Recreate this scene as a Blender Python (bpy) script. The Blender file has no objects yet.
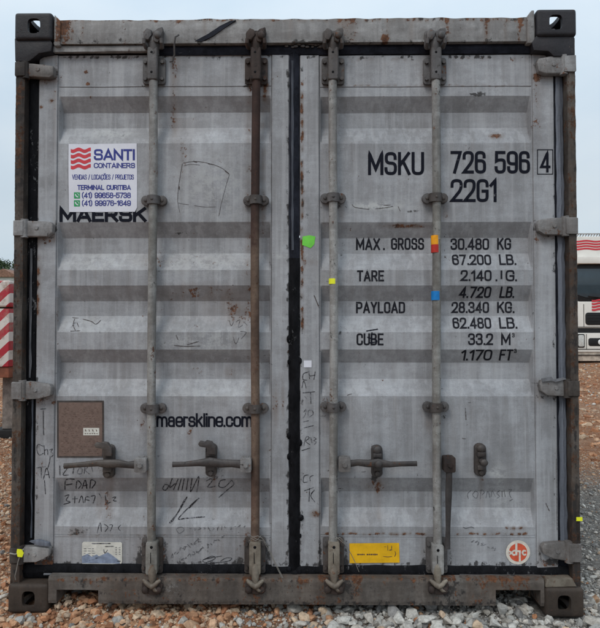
import bpy, bmesh, math, random
import numpy as np
from mathutils import Vector, Matrix
R = math.radians
C = bpy.context.scene
COL = C.collection
random.seed(7); rng = np.random.default_rng(7)

# ------------------------------------------------------------------ camera
CAM = (0.0601, -2.5662, 1.2123); YAW, PIT = 0.0130, 0.0240; FPX = 600.0
cd = bpy.data.cameras.new('camera'); cam = bpy.data.objects.new('camera', cd); COL.objects.link(cam)
cam.location = CAM; cam.rotation_euler = (math.pi/2 + PIT, 0, YAW)
cd.sensor_fit = 'HORIZONTAL'; cd.sensor_width = 36; cd.lens = 36*FPX/600; cd.clip_start = 0.05; cd.clip_end = 3000
C.camera = cam

# ------------------------------------------------------------------ sky, sun, exposure
SUN_EL, SUN_AZ = R(50), R(-150)          # azimuth measured from +y towards +x: behind the camera, a little to the left
w = bpy.data.worlds.new('World'); C.world = w; w.use_nodes = True
nt = w.node_tree; nt.nodes.clear()
def wn(t, **k):
    n = nt.nodes.new(t)
    for a, b in k.items(): setattr(n, a, b)
    return n
bg = wn('ShaderNodeBackground'); wo = wn('ShaderNodeOutputWorld')
sky = wn('ShaderNodeTexSky', sky_type='NISHITA', sun_disc=False, sun_elevation=SUN_EL, sun_rotation=SUN_AZ, dust_density=3.0, air_density=1.2)
tc = wn('ShaderNodeTexCoord'); mp = wn('ShaderNodeMapping'); mp.inputs['Scale'].default_value = (1.2, 1.2, 2.6)
cn = wn('ShaderNodeTexNoise'); cn.inputs['Scale'].default_value = 1.6; cn.inputs['Detail'].default_value = 5; cn.inputs['Roughness'].default_value = .5
cr = wn('ShaderNodeValToRGB'); cr.color_ramp.elements[0].position = .36; cr.color_ramp.elements[1].position = .66
cr.color_ramp.elements[0].color = (5.5, 6.75, 7.85, 1); cr.color_ramp.elements[1].color = (7.2, 8.0, 8.6, 1)
sx = wn('ShaderNodeSeparateXYZ'); mr = wn('ShaderNodeMapRange'); mr.inputs['From Min'].default_value = .2; mr.inputs['From Max'].default_value = 1.0
mr.inputs['To Min'].default_value = 1.0; mr.inputs['To Max'].default_value = 1.9
vm = wn('ShaderNodeVectorMath', operation='SCALE')
mix = wn('ShaderNodeMix', data_type='RGBA'); mix.inputs[0].default_value = .85
L = nt.links.new
L(tc.outputs['Generated'], mp.inputs['Vector']); L(mp.outputs[0], cn.inputs['Vector']); L(cn.outputs['Fac'], cr.inputs[0])
L(tc.outputs['Generated'], sx.inputs[0]); L(sx.outputs['Z'], mr.inputs['Value'])
L(cr.outputs[0], vm.inputs[0]); L(mr.outputs[0], vm.inputs['Scale'])
L(sky.outputs[0], mix.inputs[6]); L(vm.outputs[0], mix.inputs[7]); L(mix.outputs[2], bg.inputs[0]); bg.inputs[1].default_value = 0.1
L(bg.outputs[0], wo.inputs[0])
sd = bpy.data.lights.new('sun', 'SUN'); so = bpy.data.objects.new('sun', sd); COL.objects.link(so)
sd.energy = 1.0; sd.angle = R(20); sd.color = (1, .96, .9)
dirv = Vector((math.sin(SUN_AZ)*math.cos(SUN_EL), math.cos(SUN_AZ)*math.cos(SUN_EL), math.sin(SUN_EL)))
so.rotation_euler = dirv.to_track_quat('Z', 'Y').to_euler(); so.location = dirv*50
C.view_settings.view_transform = 'Standard'; C.view_settings.look = 'None'
C.view_settings.gamma = 1; C.view_settings.exposure = 0.0; C.view_settings.use_curve_mapping = False
C.render.engine = 'CYCLES'

# ------------------------------------------------------------------ helpers
cY, sY, cP, sP = math.cos(YAW), math.sin(YAW), math.cos(PIT), math.sin(PIT)
FW = np.array([-sY*cP, cY*cP, sP]); RT = np.array([cY, sY, 0.0]); UP = np.cross(RT, FW)
def at(px, py, Y):
    """measured photo position -> (x, z) on the vertical plane at depth Y"""
    d = FW + RT*(px-300)/FPX + UP*(314-py)/FPX
    t = (Y-CAM[1])/d[1]
    return CAM[0]+d[0]*t, CAM[2]+d[2]*t
def X(px, Y, py=314): return at(px, py, Y)[0]
def Z(py, Y, px=300): return at(px, py, Y)[1]
def to_px(x, y, z):
    d = np.stack([x-CAM[0], y-CAM[1], z-CAM[2]], -1); wv = d@FW
    return 300+FPX*(d@RT)/wv, 314-FPX*(d@UP)/wv

def tagp(o, **k):
    for a, b in k.items():
        if b is not None: o[a] = b
    return o
def link(name, me, mat=None, parent=None, smooth=None):
    o = bpy.data.objects.new(name, me); COL.objects.link(o)
    if mat: me.materials.append(mat)
    if parent is not None: o.parent = parent
    if smooth is not None:
        me.shade_smooth(); me.set_sharp_from_angle(angle=R(smooth))
    return o
def obj(name, bm, mat, parent=None, smooth=35):
    me = bpy.data.meshes.new(name); bmesh.ops.recalc_face_normals(bm, faces=bm.faces); bm.to_mesh(me); bm.free()
    return link(name, me, mat, parent, smooth)
def empty(name, loc=(0, 0, 0), label=None, cat=None, group=None, rz=0):
    o = bpy.data.objects.new(name, None); COL.objects.link(o); o.location = loc; o.rotation_euler.z = rz; o.empty_display_size = .1
    return tagp(o, label=label, category=cat, group=group)
def BM(): return bmesh.new()
def bevel(bm, geom_edges, r, seg=2):
    if r > 0: bmesh.ops.bevel(bm, geom=geom_edges, offset=r, segments=seg, profile=.6, affect='EDGES', clamp_overlap=True)
def box(bm, x0, x1, y0, y1, z0, z1, bev=0, seg=2):
    t = bmesh.new()
    bmesh.ops.create_cube(t, size=1)
    for v in t.verts: v.co = Vector(((x0+x1)/2+v.co.x*(x1-x0), (y0+y1)/2+v.co.y*(y1-y0), (z0+z1)/2+v.co.z*(z1-z0)))
    bevel(t, t.edges[:], bev, seg); merge(bm, t)
def merge(bm, t):
    me = bpy.data.meshes.new('tmp'); t.to_mesh(me); t.free(); bm.from_mesh(me); bpy.data.meshes.remove(me)
def prism(bm, pts, y0, y1, bev=0, seg=2):
    """outline in (x, z) pulled from depth y0 to y1"""
    t = bmesh.new(); f = t.faces.new([t.verts.new((p[0], y0, p[1])) for p in pts])
    r = bmesh.ops.extrude_face_region(t, geom=[f])
    for v in r['geom']:
        if isinstance(v, bmesh.types.BMVert): v.co.y = y1
    bmesh.ops.recalc_face_normals(t, faces=t.faces)
    bevel(t, t.edges[:], bev, seg); merge(bm, t)
def tube(bm, path, rad, n=10, flat=1.0, caps=True):
    P = [Vector(p) for p in path]; rings = []
    rads = rad if isinstance(rad, (list, tuple)) else [rad]*len(P)
    up0 = None
    for i, p in enumerate(P):
        d = (P[min(i+1, len(P)-1)]-P[max(i-1, 0)]).normalized()
        a = Vector((0, 1, 0)) if abs(d.y) < .9 else Vector((1, 0, 0))
        a = (a-d*a.dot(d)).normalized(); b = d.cross(a)
        rings.append([bm.verts.new(p+(a*math.cos(2*math.pi*k/n)*flat+b*math.sin(2*math.pi*k/n))*rads[i]) for k in range(n)])
    for i in range(len(P)-1):
        for k in range(n):
            bm.faces.new((rings[i][k], rings[i][(k+1) % n], rings[i+1][(k+1) % n], rings[i+1][k]))
    if caps: bm.faces.new(rings[0][::-1]); bm.faces.new(rings[-1])
def bolt(bm, x, y, z, r=.009, h=.008):
    t = bmesh.new(); bmesh.ops.create_cone(t, cap_ends=True, segments=6, radius1=r, radius2=r*.86, depth=h)
    bmesh.ops.rotate(t, verts=t.verts, matrix=Matrix.Rotation(R(90), 3, 'X')); bmesh.ops.translate(t, verts=t.verts, vec=(x, y-h/2, z)); merge(bm, t)
def ball(bm, x, y, z, r, s=(1, 1, 1)):
    t = bmesh.new(); bmesh.ops.create_icosphere(t, subdivisions=2, radius=r)
    for v in t.verts: v.co = Vector((x+v.co.x*s[0], y+v.co.y*s[1], z+v.co.z*s[2]))
    merge(bm, t)
def roughen(bm, amp, cuts_len=.04, seed=0):
    """break up dead straight edges: split long edges, push the vertices about a little"""
    es = [e for e in bm.edges if e.calc_length() > cuts_len*1.7]
    if es: bmesh.ops.subdivide_edges(bm, edges=es, cuts=max(1, int(max(e.calc_length() for e in es)/cuts_len) if len(es) < 60 else 2), use_grid_fill=True)
    rr = random.Random(seed)
    for v in bm.verts: v.co += Vector((rr.uniform(-amp, amp), rr.uniform(-amp, amp), rr.uniform(-amp, amp)))

# ------------------------------------------------------------------ materials
class NT:
    def __init__(s, name):
        s.m = bpy.data.materials.new(name); s.m.use_nodes = True; s.t = s.m.node_tree; s.b = s.t.nodes['Principled BSDF']
        s.geo = s.t.nodes.new('ShaderNodeNewGeometry')
    def n(s, t, **k):
        q = s.t.nodes.new(t)
        for a, b in k.items(): setattr(q, a, b)
        return q
    def set(s, sock, v):
        if hasattr(v, 'is_output') or isinstance(v, bpy.types.NodeSocket): s.t.links.new(v, sock)
        else: sock.default_value = v
    def noise(s, scale, detail=4, rough=.55, stretch=(1, 1, 1), off=(0, 0, 0)):
        m = s.n('ShaderNodeMapping'); s.t.links.new(s.geo.outputs['Position'], m.inputs['Vector'])
        m.inputs['Scale'].default_value = stretch; m.inputs['Location'].default_value = off
        q = s.n('ShaderNodeTexNoise'); q.inputs['Scale'].default_value = scale; q.inputs['Detail'].default_value = detail; q.inputs['Roughness'].default_value = rough
        s.t.links.new(m.outputs[0], q.inputs['Vector']); return q.outputs['Fac']
    def math(s, op, a, b=0.0, c=None, clamp=False):
        q = s.n('ShaderNodeMath', operation=op, use_clamp=clamp); s.set(q.inputs[0], a); s.set(q.inputs[1], b)
        if c is not None: s.set(q.inputs[2], c)
        return q.outputs[0]
    def rng(s, v, a, b, c=0.0, d=1.0):
        q = s.n('ShaderNodeMapRange', interpolation_type='SMOOTHSTEP'); s.set(q.inputs['Value'], v)
        q.inputs['From Min'].default_value = a; q.inputs['From Max'].default_value = b; q.inputs['To Min'].default_value = c; q.inputs['To Max'].default_value = d
        return q.outputs[0]
    def mix(s, f, a, b, blend='MIX'):
        q = s.n('ShaderNodeMix', data_type='RGBA', blend_type=blend); s.set(q.inputs[0], f)
        for i, v in ((6, a), (7, b)): s.set(q.inputs[i], v if not isinstance(v, tuple) else (*v, 1))
        return q.outputs[2]
    def attr(s, name):
        q = s.n('ShaderNodeAttribute', attribute_name=name); return q
    def bump(s, h, strength=.3, dist=.002):
        q = s.n('ShaderNodeBump'); q.inputs['Strength'].default_value = strength; q.inputs['Distance'].default_value = dist
        s.set(q.inputs['Height'], h); s.t.links.new(q.outputs[0], s.b.inputs['Normal'])
def grey(f): return (f, f, f)

def paint(name, base, rust=.0, grime=.0, rough=.5, wear=True, spec=.35, streak=.5, metal=0.0, chip=.0, rustA=(.045, .019, .011), rustB=(.19, .078, .036), grimeC=(.019, .017, .0165), lump=0.0, mott=.5, base2=None, pale=0.0, top=None):
    """weathered paint on steel: blotches, run-down streaks, scuffs, chips, rust and grime; the wear attribute says where"""
    s = NT(name)
    blot = s.noise(2.3, 6, .6); run = s.noise(9, 5, .6, (2.4, 2.4, .09)); fine = s.noise(60, 4, .7, (1, 1, .16)); grain = s.noise(210, 3, .7); cloud = s.noise(6.5, 12, .76, (1, 1, .75), (4, 4, 1))
    scuff = s.noise(30, 6, .75, (.28, 1, 1.3), (8, 1, 3))
    if base2: base = s.mix(s.rng(s.noise(2.6, 6, .65, (1, 1, .6), (11, 4, 6)), .42, .58), base, base2)
    if top:
        sz_ = s.n('ShaderNodeSeparateXYZ'); s.t.links.new(s.geo.outputs['Position'], sz_.inputs[0]); base = s.mix(s.rng(s.math('ADD', sz_.outputs[2], s.math('MULTIPLY', s.math('SUBTRACT', cloud, .5), 1.5)), 1.45, 1.75), base, top)
    col = s.mix(1.0, base, s.mix(s.rng(blot, .3, .7), grey(.84), grey(1.12)), 'MULTIPLY')
    col = s.mix(streak, col, s.mix(s.rng(run, .38, .62), grey(.80), grey(1.13)), 'MULTIPLY')
    col = s.mix(streak, col, s.mix(s.rng(fine, .32, .68), grey(.90), grey(1.08)), 'MULTIPLY')
    col = s.mix(mott, col, s.mix(s.rng(cloud, .42, .58), (.70, .67, .65), (1.18, 1.19, 1.19)), 'MULTIPLY')
    col = s.mix(mott*.9, col, s.mix(s.rng(scuff, .42, .60), (.84, .83, .82), (1.10, 1.10, 1.10)), 'MULTIPLY')
    col = s.mix(.4, col, s.mix(s.rng(grain, .3, .7), grey(.80), grey(1.18)), 'MULTIPLY')
    if wear:
        a = s.attr('wear'); sp = s.n('ShaderNodeSeparateColor'); s.t.links.new(a.outputs['Color'], sp.inputs[0]); wr, wg, wb = sp.outputs
    else: wr = wg = wb = 0.0
    if pale: col = s.mix(s.math('MULTIPLY', s.rng(s.noise(16, 5, .6, (2.2, 2.2, .07), (2, 5, 9)), .50, .64), pale), col, s.mix(1.0, base, (1.35, 1.34, 1.32), 'MULTIPLY')); col = s.mix(s.math('MULTIPLY', s.rng(s.noise(13, 6, .65, (2.2, 2.2, .10), (12, 5, 3)), .52, .66), pale*.8), col, s.mix(1.0, base, (.62, .58, .54), 'MULTIPLY'))
    nr = s.noise(17, 8, .72, (1, 1, .55)); ns = s.noise(75, 5, .66, off=(3, 1, 7)); ng = s.noise(34, 9, .76, (1, 1, .8), (5, 2, 9))
    # pale, chalked patches
    if wear: col = s.mix(s.math('MULTIPLY', wb, s.rng(s.noise(30, 9, .78, (.8, 1, 1.1), (7, 7, 7)), .44, .56)), col, (.46, .465, .46))
    # yellow-brown run-off film, soft
    film = s.math('MULTIPLY', s.math('MULTIPLY', wr if wear else rust, s.rng(s.math('ADD', s.math('MULTIPLY', run, .5), s.math('MULTIPLY', cloud, .5)), .35, .62, .15, 1)), .85, clamp=True)
    col = s.mix(film, col, (.125, .075, .045))
    # grime and the painted bar shadow, broken up
    def amp(v, k): return s.math('MULTIPLY', s.math('SUBTRACT', v, .5), k)
    gf = s.rng(s.math('ADD', s.math('ADD', s.math('MULTIPLY', wg, .62), grime), s.math('ADD', amp(ng, 2.3), amp(cloud, 1.1))), .36, .60)
    col = s.mix(s.math('MULTIPLY', gf, .9), col, s.mix(nr, grimeC, tuple(c*2.2 for c in grimeC)))
    # rust that has broken through
    rf = s.rng(s.math('ADD', s.math('ADD', s.math('MULTIPLY', wr, .52), rust), s.math('ADD', amp(nr, 2.1), amp(ns, 1.3))), .40, .58)
    rc = s.mix(s.rng(s.noise(55, 5, .7, off=(9, 3, 1)), .3, .7), rustA, rustB)
    col = s.mix(s.math('MULTIPLY', rf, .93), col, rc)
    # chips and pinholes
    cf = s.rng(s.math('ADD', s.math('ADD', s.noise(62, 4, .6, off=(1, 8, 4)), s.math('MULTIPLY', s.noise(4, 4, .6, off=(2, 2, 2)), .30)), s.math('ADD', chip, s.math('MULTIPLY', wg, .08))), .90, .93)
    col = s.mix(s.math('MULTIPLY', cf, .92), col, s.mix(ns, (.022, .016, .014), (.10, .055, .035)))
    s.set(s.b.inputs['Base Color'], col)
    rg = s.math('ADD', s.math('MULTIPLY', s.math('MAXIMUM', rf, gf), .30), s.math('ADD', rough-.10, s.math('MULTIPLY', cloud, .22)), clamp=True)
    s.set(s.b.inputs['Roughness'], rg); s.b.inputs['Specular IOR Level'].default_value = spec; s.b.inputs['Metallic'].default_value = metal
    h = s.math('ADD', s.math('MULTIPLY', s.math('MAXIMUM', rf, cf), -.6), s.math('ADD', s.math('MULTIPLY', grain, .14), s.math('MULTIPLY', s.math('MULTIPLY', rf, ns), 1.8)))
    if lump: h = s.math('ADD', h, s.math('ADD', s.math('MULTIPLY', nr, lump), s.math('MULTIPLY', ns, lump*.5)))
    s.bump(h, .5, .0025)
    return s.m
def plain(name, base, rough=.6, var=.25, scale=30, spec=.3, bump=.15, metal=0, stretch=(1, 1, 1), emit=None):
    s = NT(name); n1 = s.noise(scale, 6, .65, stretch); n2 = s.noise(scale*6, 3, .6)
    col = s.mix(1.0, base, s.mix(s.rng(n1, .28, .72), grey(1-var), grey(1+var)), 'MULTIPLY')
    col = s.mix(var, col, s.mix(n2, grey(.6), grey(1.4)), 'MULTIPLY')
    s.set(s.b.inputs['Base Color'], col); s.b.inputs['Roughness'].default_value = rough; s.b.inputs['Specular IOR Level'].default_value = spec; s.b.inputs['Metallic'].default_value = metal
    s.bump(s.math('ADD', n1, s.math('MULTIPLY', n2, .5)), bump, .003)
    return s.m

DOORC = (.328, .332, .348)
M = {}
M['door'] = paint('door_paint', DOORC, pale=.34, rust=.0, grime=0.0, streak=.42, chip=.012, mott=.42)
M['frame'] = paint('frame_paint', (.25, .243, .24), rust=.065, grime=.05, streak=.7, chip=.03, mott=.6)
M['sill'] = paint('sill_paint', (.155, .143, .132), base2=(.105, .092, .083), rust=.09, grime=.08, streak=.7, chip=.02, rough=.65, lump=1.2, mott=.8)
M['post'] = paint('post_paint', (.095, .082, .072), base2=(.035, .028, .025), rust=.20, grime=.16, rough=.7, rustB=(.115, .06, .036), lump=1.2, mott=.8)
M['cast'] = paint('casting_dark', (.017, .016, .021), rust=.06, grime=.05, rough=.55, wear=False, streak=.3, rustB=(.09, .042, .03), lump=2.2)
M['castlow'] = paint('casting_brown', (.026, .020, .017), base2=(.045, .034, .027), rust=.13, grime=.10, rough=.7, wear=False, streak=.3, rustB=(.105, .06, .04), lump=2.2)
M['side'] = paint('side_paint', (.30, .30, .32), rust=.06, grime=.1, wear=False)
M['hinge'] = paint('hinge_paint', (.24, .238, .24), base2=(.17, .16, .155), rust=.15, grime=.10, wear=False, streak=.6, lump=1.2, mott=.8)
M['bar'] = paint('bar_galvanised', (.285, .282, .275), base2=(.20, .195, .18), rust=.14, grime=.16, wear=False, streak=.9, rough=.45, spec=.35, lump=1.2, mott=.8)
M['barrust'] = paint('bar_rusty', (.085, .050, .038), base2=(.165, .115, .085), top=(.040, .020, .017), rust=.15, grime=.10, wear=False, rough=.8, rustA=(.035, .015, .011), rustB=(.15, .062, .034), lump=1.2, mott=.8)
M['brk'] = paint('bracket_steel', (.105, .102, .105), base2=(.065, .057, .054), rust=.16, grime=.20, wear=False, rough=.5, lump=1.2, mott=.8)
M['brkrust'] = paint('bracket_rusty', (.035, .026, .025), rust=.22, grime=.3, wear=False, rough=.75, rustB=(.12, .05, .03), lump=1.2, mott=.8)
M['brkpale'] = paint('bracket_pale', (.24, .215, .175), base2=(.15, .125, .10), rust=.16, grime=.10, wear=False, rough=.6, lump=1.2, mott=.8)
M['handle'] = paint('handle_steel', (.055, .051, .052), base2=(.085, .073, .066), rust=.12, grime=.18, wear=False, rough=.5, lump=1.2, mott=.8)
def rubber(name, base, fleck, amt, stretch):
    s = NT(name); n1 = s.noise(24, 7, .7, stretch); n2 = s.noise(60, 8, .78, stretch, (3, 3, 3)); n3 = s.noise(7, 4, .6, off=(6, 1, 1))
    col = s.mix(1.0, base, s.mix(s.rng(n1, .3, .7), grey(.5), grey(1.6)), 'MULTIPLY')
    col = s.mix(s.rng(s.math('ADD', n2, s.math('MULTIPLY', s.math('SUBTRACT', n3, .5), .6)), .70-amt, .78-amt), col, fleck)
    s.set(s.b.inputs['Base Color'], col); s.set(s.b.inputs['Roughness'], s.rng(n1, .3, .7, .38, .62)); s.b.inputs['Specular IOR Level'].default_value = .07
    s.bump(s.math('ADD', n1, s.math('MULTIPLY', n2, .6)), .8, .006); return s.m
M['rubber'] = rubber('rubber_black', (.008, .008, .0095), (.14, .14, .145), .065, (1, 1, .5))
M['rubberblue'] = rubber('rubber_dusty', (.017, .0185, .026), (.12, .125, .14), .03, (.5, 1, .5))
M['rubbergrey'] = plain('rubber_greyed', (.115, .125, .15), .6, .45, 16, .35, .4, stretch=(3, 3, .08))
M['peel'] = plain('peeled_rubber', (.15, .15, .16), .6, .3, 30, .3, .3, stretch=(1, 1, .2))
def ink(name, base, wear, scale=45):
    s = NT(name); n1 = s.noise(scale, 8, .75); n2 = s.noise(4, 3, .5)
    s.set(s.b.inputs['Base Color'], s.mix(s.rng(s.math('ADD', n1, s.math('MULTIPLY', s.math('SUBTRACT', n2, .5), .4)), .66-wear, .74-wear), base, (.20, .20, .215)))
    s.b.inputs['Roughness'].default_value = .6; s.b.inputs['Specular IOR Level'].default_value = .06; return s.m
M['ink'] = ink('black_lettering', (.010, .011, .018), .0); M['inkworn'] = ink('worn_lettering', (.018, .018, .023), .045, 80)
M['marker'] = ink('marker_ink', (.03, .028, .031), .18, 90); M['markerfaint'] = ink('marker_ink_faded', (.09, .086, .09), .18, 90)
M['scratch'] = ink('scratched_paint', (.085, .07, .066), .15, 120)
M['scrape'] = plain('scraped_rust', (.07, .05, .045), .8, .5, 60, .2, .3)
M['white'] = plain('white_vinyl', (.70, .70, .76), .4, .05, 12, .4, .03)
M['navy'] = plain('navy_print', (.035, .045, .24), .45, .1, 30, .3, .02)
M['redp'] = plain('red_print', (.60, .045, .06), .45, .1, 30, .3, .02)
M['green'] = plain('green_print', (.03, .33, .11), .45, .1, 30, .3, .02)
M['lime'] = plain('lime_sticker', (.17, .62, .07), .5, .1, 30, .3, .05)
M['paper'] = plain('paper_white', (.62, .60, .54), .7, .15, 40, .2, .1)
M['papergrey'] = plain('paper_bluegrey', (.23, .27, .36), .7, .25, 40, .2, .1)
M['yellow'] = plain('yellow_label', (.78, .43, .012), .45, .15, 14, .3, .05)
M['neon'] = plain('neon_tape', (.78, .80, .03), .45, .1, 20, .3, .05)
M['orange'] = plain('orange_tape', (.80, .33, .01), .5, .15, 30, .3, .05)
M['redtape'] = plain('red_tape', (.48, .03, .02), .5, .15, 30, .3, .05)
M['bluetape'] = plain('blue_tape', (.01, .20, .55), .5, .15, 30, .3, .05)
M['logo'] = plain('orange_red_print', (.60, .095, .045), .5, .2, 40, .3, .05)
M['cream'] = plain('cream_print', (.66, .60, .52), .55, .15, 40, .3, .05)
M['plate'] = plain('brown_plate', (.165, .112, .092), .6, .16, 60, .3, .15, stretch=(1, 1, 1))
M['platetext'] = plain('plate_marks', (.105, .062, .048), .6, .3, 60, .3, .1)
M['wire'] = plain('bare_wire', (.20, .185, .165), .5, .3, 60, .4, .1)
M['dark'] = plain('underside_dark', (.03, .026, .024), .9, .4, 10, .1, .2)

# ------------------------------------------------------------------ wear: where rust (R), grime plus painted bar shadow (G) and chalked patches (B) sit on the container front
def wear_shade_at(x, y, z):
    px, py = to_px(x, y, z)
    r = np.zeros_like(px); g = np.zeros_like(px); b = np.zeros_like(px)
    def blob(a, cx, cy, rx, ry, s): a += s*np.exp(-(((px-cx)/rx)**2+((py-cy)/ry)**2)**1.5)
    def drip(a, cx, y0, y1, wd, s):
        t = np.clip((py-y0)/max(y1-y0, 1), 0, 1); k = np.where(py < y0-2, 0, np.where(py > y1, 0, 1-t*.6))
        a += s*k*np.exp(-((px-cx-np.sin(py*.05+cx)*.6)/wd)**2)
    def line(a, x0, x1, cy, h, s):
        q = .5+.5*np.sin(px*.37+cy)*np.sin(px*.11+cy*2.1)+.35*np.sin(px*.93+cy*1.3); end = np.clip((px-x0)/6, 0, 1)*np.clip((x1-px)/6, 0, 1)
        a += s*np.exp(-((py-cy-.5*np.sin(px*.21+cy))/h)**2)*np.clip(q*1.5, 0, 1.25)*end
    def vline(a, cx, y0, y1, wd, s):
        q = .55+.45*np.sin(py*.13+cx)*np.sin(py*.041+cx*1.7)+.3*np.sin(py*.47+cx); end = np.clip((py-y0)/8, 0, 1)*np.clip((y1-py)/8, 0, 1)
        a += s*np.exp(-((px-cx-.4*np.sin(py*.1+cx))/wd)**2)*np.clip(q*1.45, 0, 1.25)*end
    # header
    line(r, 50, 540, 19.5, 2.2, .55); line(g, 50, 540, 43, 2, .2)
    for cx, wd, s in ((58, 6, .9), (66, 3, .7), (72, 3, .5), (82, 2, .45), (205, 2, .3), (343, 8, .5), (352, 5, .5), (388, 2, .5), (447, 2, .5), (487, 2.5, .8), (506, 2, .5), (520, 3, .6), (530, 4, .8), (412, 3, .4), (290, 3, .3)):
        drip(r, cx, 19, 46, wd, s)
    blob(r, 385, 39, 4, 5, 1.0); blob(g, 345, 34, 12, 8, .35); blob(g, 385, 40, 3, 4, .6); blob(g, 310, 43, 18, 2.5, .8); blob(b, 298, 44, 14, 3, .8); blob(b, 420, 42, 10, 2, .9)
    # top of doors: flaked paint under the header
    for x0, x1, cy in ((62, 105, 57.5), (108, 140, 57), (346, 385, 58), (388, 418, 58.5), (448, 500, 57), (505, 535, 58)):
        line(g, x0, x1, cy, 1.8, .52); line(r, x0, x1, cy+1, 2, .35)
    line(r, 322, 533, 85.7, .8, .5); line(g, 57, 272, 86.2, .7, .30); line(g, 195, 262, 87, .9, .4)
    # run-off stains
    drip(r, 174, 57, 150, 4, .75); drip(r, 183, 120, 180, 10, .35)
    vline(r, 249, 82, 320, 3.4, .45); vline(r, 263, 82, 240, 3, .38); vline(r, 248, 320, 560, 2.2, .28); drip(r, 266, 84, 110, 3, .8)
    drip(r, 537, 76, 150, 5, .55); drip(r, 536, 240, 300, 3, .4); drip(r, 555, 60, 75, 8, .3); drip(g, 536, 95, 130, 2, .35)
    vline(r, 37.5, 240, 330, 2.5, .75); vline(r, 37, 80, 240, 1.5, .3); vline(r, 38, 400, 560, 1.6, .35); drip(r, 55, 92, 150, 2, .5); drip(r, 57, 300, 370, 2, .4)
    vline(g, 56.5, 95, 540, 1.2, .22); vline(g, 270, 60, 560, .9, .30); vline(g, 320.5, 86, 560, .9, .26); vline(g, 533.5, 86, 560, .9, .26)
    vline(r, 302, 75, 335, 1.6, .85); vline(g, 302.5, 75, 340, 1.2, .3); vline(g, 288, 60, 560, 1.2, .35)
    blob(r, 86, 72, 2, 2, 1.1); blob(r, 88, 84, 1.8, 1.8, 1.1); blob(r, 51, 101, 2.5, 2.5, 1.2); blob(r, 41, 107, 1.8, 1.8, 1.1); blob(r, 91, 97, 1.5, 1.5, .9)
    # weld band across the inner stiles
    line(g, 270, 287, 258, 3, .42); line(b, 270, 320, 256, 2.5, .7); line(r, 300, 320, 262, 4, .55); line(g, 300, 320, 266, 4, .38); line(g, 270, 290, 271, 2, .3); line(g, 300, 316, 217, 4, .35); line(g, 300, 320, 233, 1.5, .35)
    blob(r, 315, 514, 5, 4, .8); blob(r, 275, 408, 4, 22, .55); blob(r, 283, 400, 2, 20, .45)
    # chalked patches left by weather and old stickers
    blob(b, 212, 188, 34, 36, .42); blob(b, 100, 262, 40, 10, .4); blob(b, 200, 262, 60, 12, .5); blob(b, 205, 342, 60, 12, .42); blob(b, 95, 325, 40, 10, .3); blob(b, 205, 395, 55, 9, .25)
    blob(b, 400, 205, 30, 8, .3); blob(b, 110, 134, 24, 6, .5); blob(b, 500, 490, 8, 34, .4); blob(b, 490, 472, 12, 4, .6)
    # rust freckles
    for cx, cy, rx, ry, s in ((200, 292, 50, 9, .42), (225, 310, 30, 16, .36), (195, 262, 40, 8, .25), (150, 260, 16, 8, .35), (237, 313, 8, 14, .4), (190, 432, 3, 16, .5), (375, 485, 12, 8, .5), (372, 520, 14, 10, .25), (230, 372, 6, 6, .4), (100, 500, 4, 20, .4), (107, 500, 3, 26, .4)):
        blob(r, cx, cy, rx, ry, s)
    blob(g, 480, 94, 9, 3, .75); blob(g, 472, 94, 4, 2, .6); blob(r, 496, 136, 7, 3, 1.0); blob(g, 495, 138, 4, 1.6, .5); blob(g, 415, 211, 14, 1.6, .7); blob(b, 374, 206, 24, 4, .9); blob(g, 374, 208, 24, 2.5, .45); blob(r, 405, 226, 22, 2.5, .9); blob(g, 405, 226, 14, 1.3, .4)
    blob(g, 182, 233, 10, 2.2, .8); blob(g, 120, 135, 6, 2, .5); blob(g, 129, 345, 4, 2, .6); blob(g, 75, 326, 5, 5, .45); blob(g, 172, 343, 14, 2, .4); blob(g, 374, 478, 6, 6, .65); blob(g, 105, 470, 12, 8, .25)
    blob(g, 78, 531, 10, 5, .7); blob(r, 76, 532, 8, 5, .5)
    # lower rail of the doors: old mud splash and rust on the seam
    line(r, 322, 430, 534, 1.4, .85); line(r, 452, 533, 534, 1.6, .9); line(g, 330, 430, 534.5, 1, .35); line(r, 57, 270, 535.5, 1, .3); line(r, 500, 528, 528, 2, .8); line(g, 57, 530, 564, 3, .2)
    g += .26*np.clip((py-520)/50, 0, 1)*(py < 566)*(px < 290); r += .16*np.clip((py-525)/40, 0, 1)*(py < 566)*(px < 290)
    g += .12*np.clip((py-520)/50, 0, 1)*(py < 566)*(px > 300)
    for cx in (152, 254, 333, 437): blob(r, cx, 556, 15, 26, .42); blob(g, cx, 558, 13, 20, .25); blob(r, cx, 66, 14, 20, .15)
    for cx in (110, 210, 376, 479): drip(g, cx, 474, 530, 3, .14)
    # ledges of the corrugation hold dirt and get knocked
    for y_ in (143, 270, 332, 396, 527):
        line(g, 57, 270, y_, 1.6, .22); line(g, 321, 533, y_, 1.6, .16)
    for y_, m_ in ((113, .18), (238.5, .18), (302, .25), (363, .18), (492, .22)): line(g, 57, 270, y_, 1.2, m_); line(g, 321, 533, y_, 1.2, m_*.8)  # darker line along the inner crease below each upper slope
    for cx, wd in ((70, 2), (95, 1.5), (128, 2), (180, 2), (225, 2.5), (350, 2), (395, 1.6), (470, 2), (505, 2.2), (525, 1.8)):
        for y_ in (144, 271, 333, 397): drip(r, cx+y_*.13 % 17, y_, y_+34, wd, .20)
    # sill
    low = (py > 577)
    g += low*.20; r += low*.10
    for cx, wd, s in ((250, 8, .3), (300, 14, .35), (322, 4, .4), (356, 5, .5), (470, 3, .4), (498, 20, .35), (120, 20, .2), (200, 6, .3), (520, 20, .3)): drip(r, cx, 577, 608, wd, s)
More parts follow.
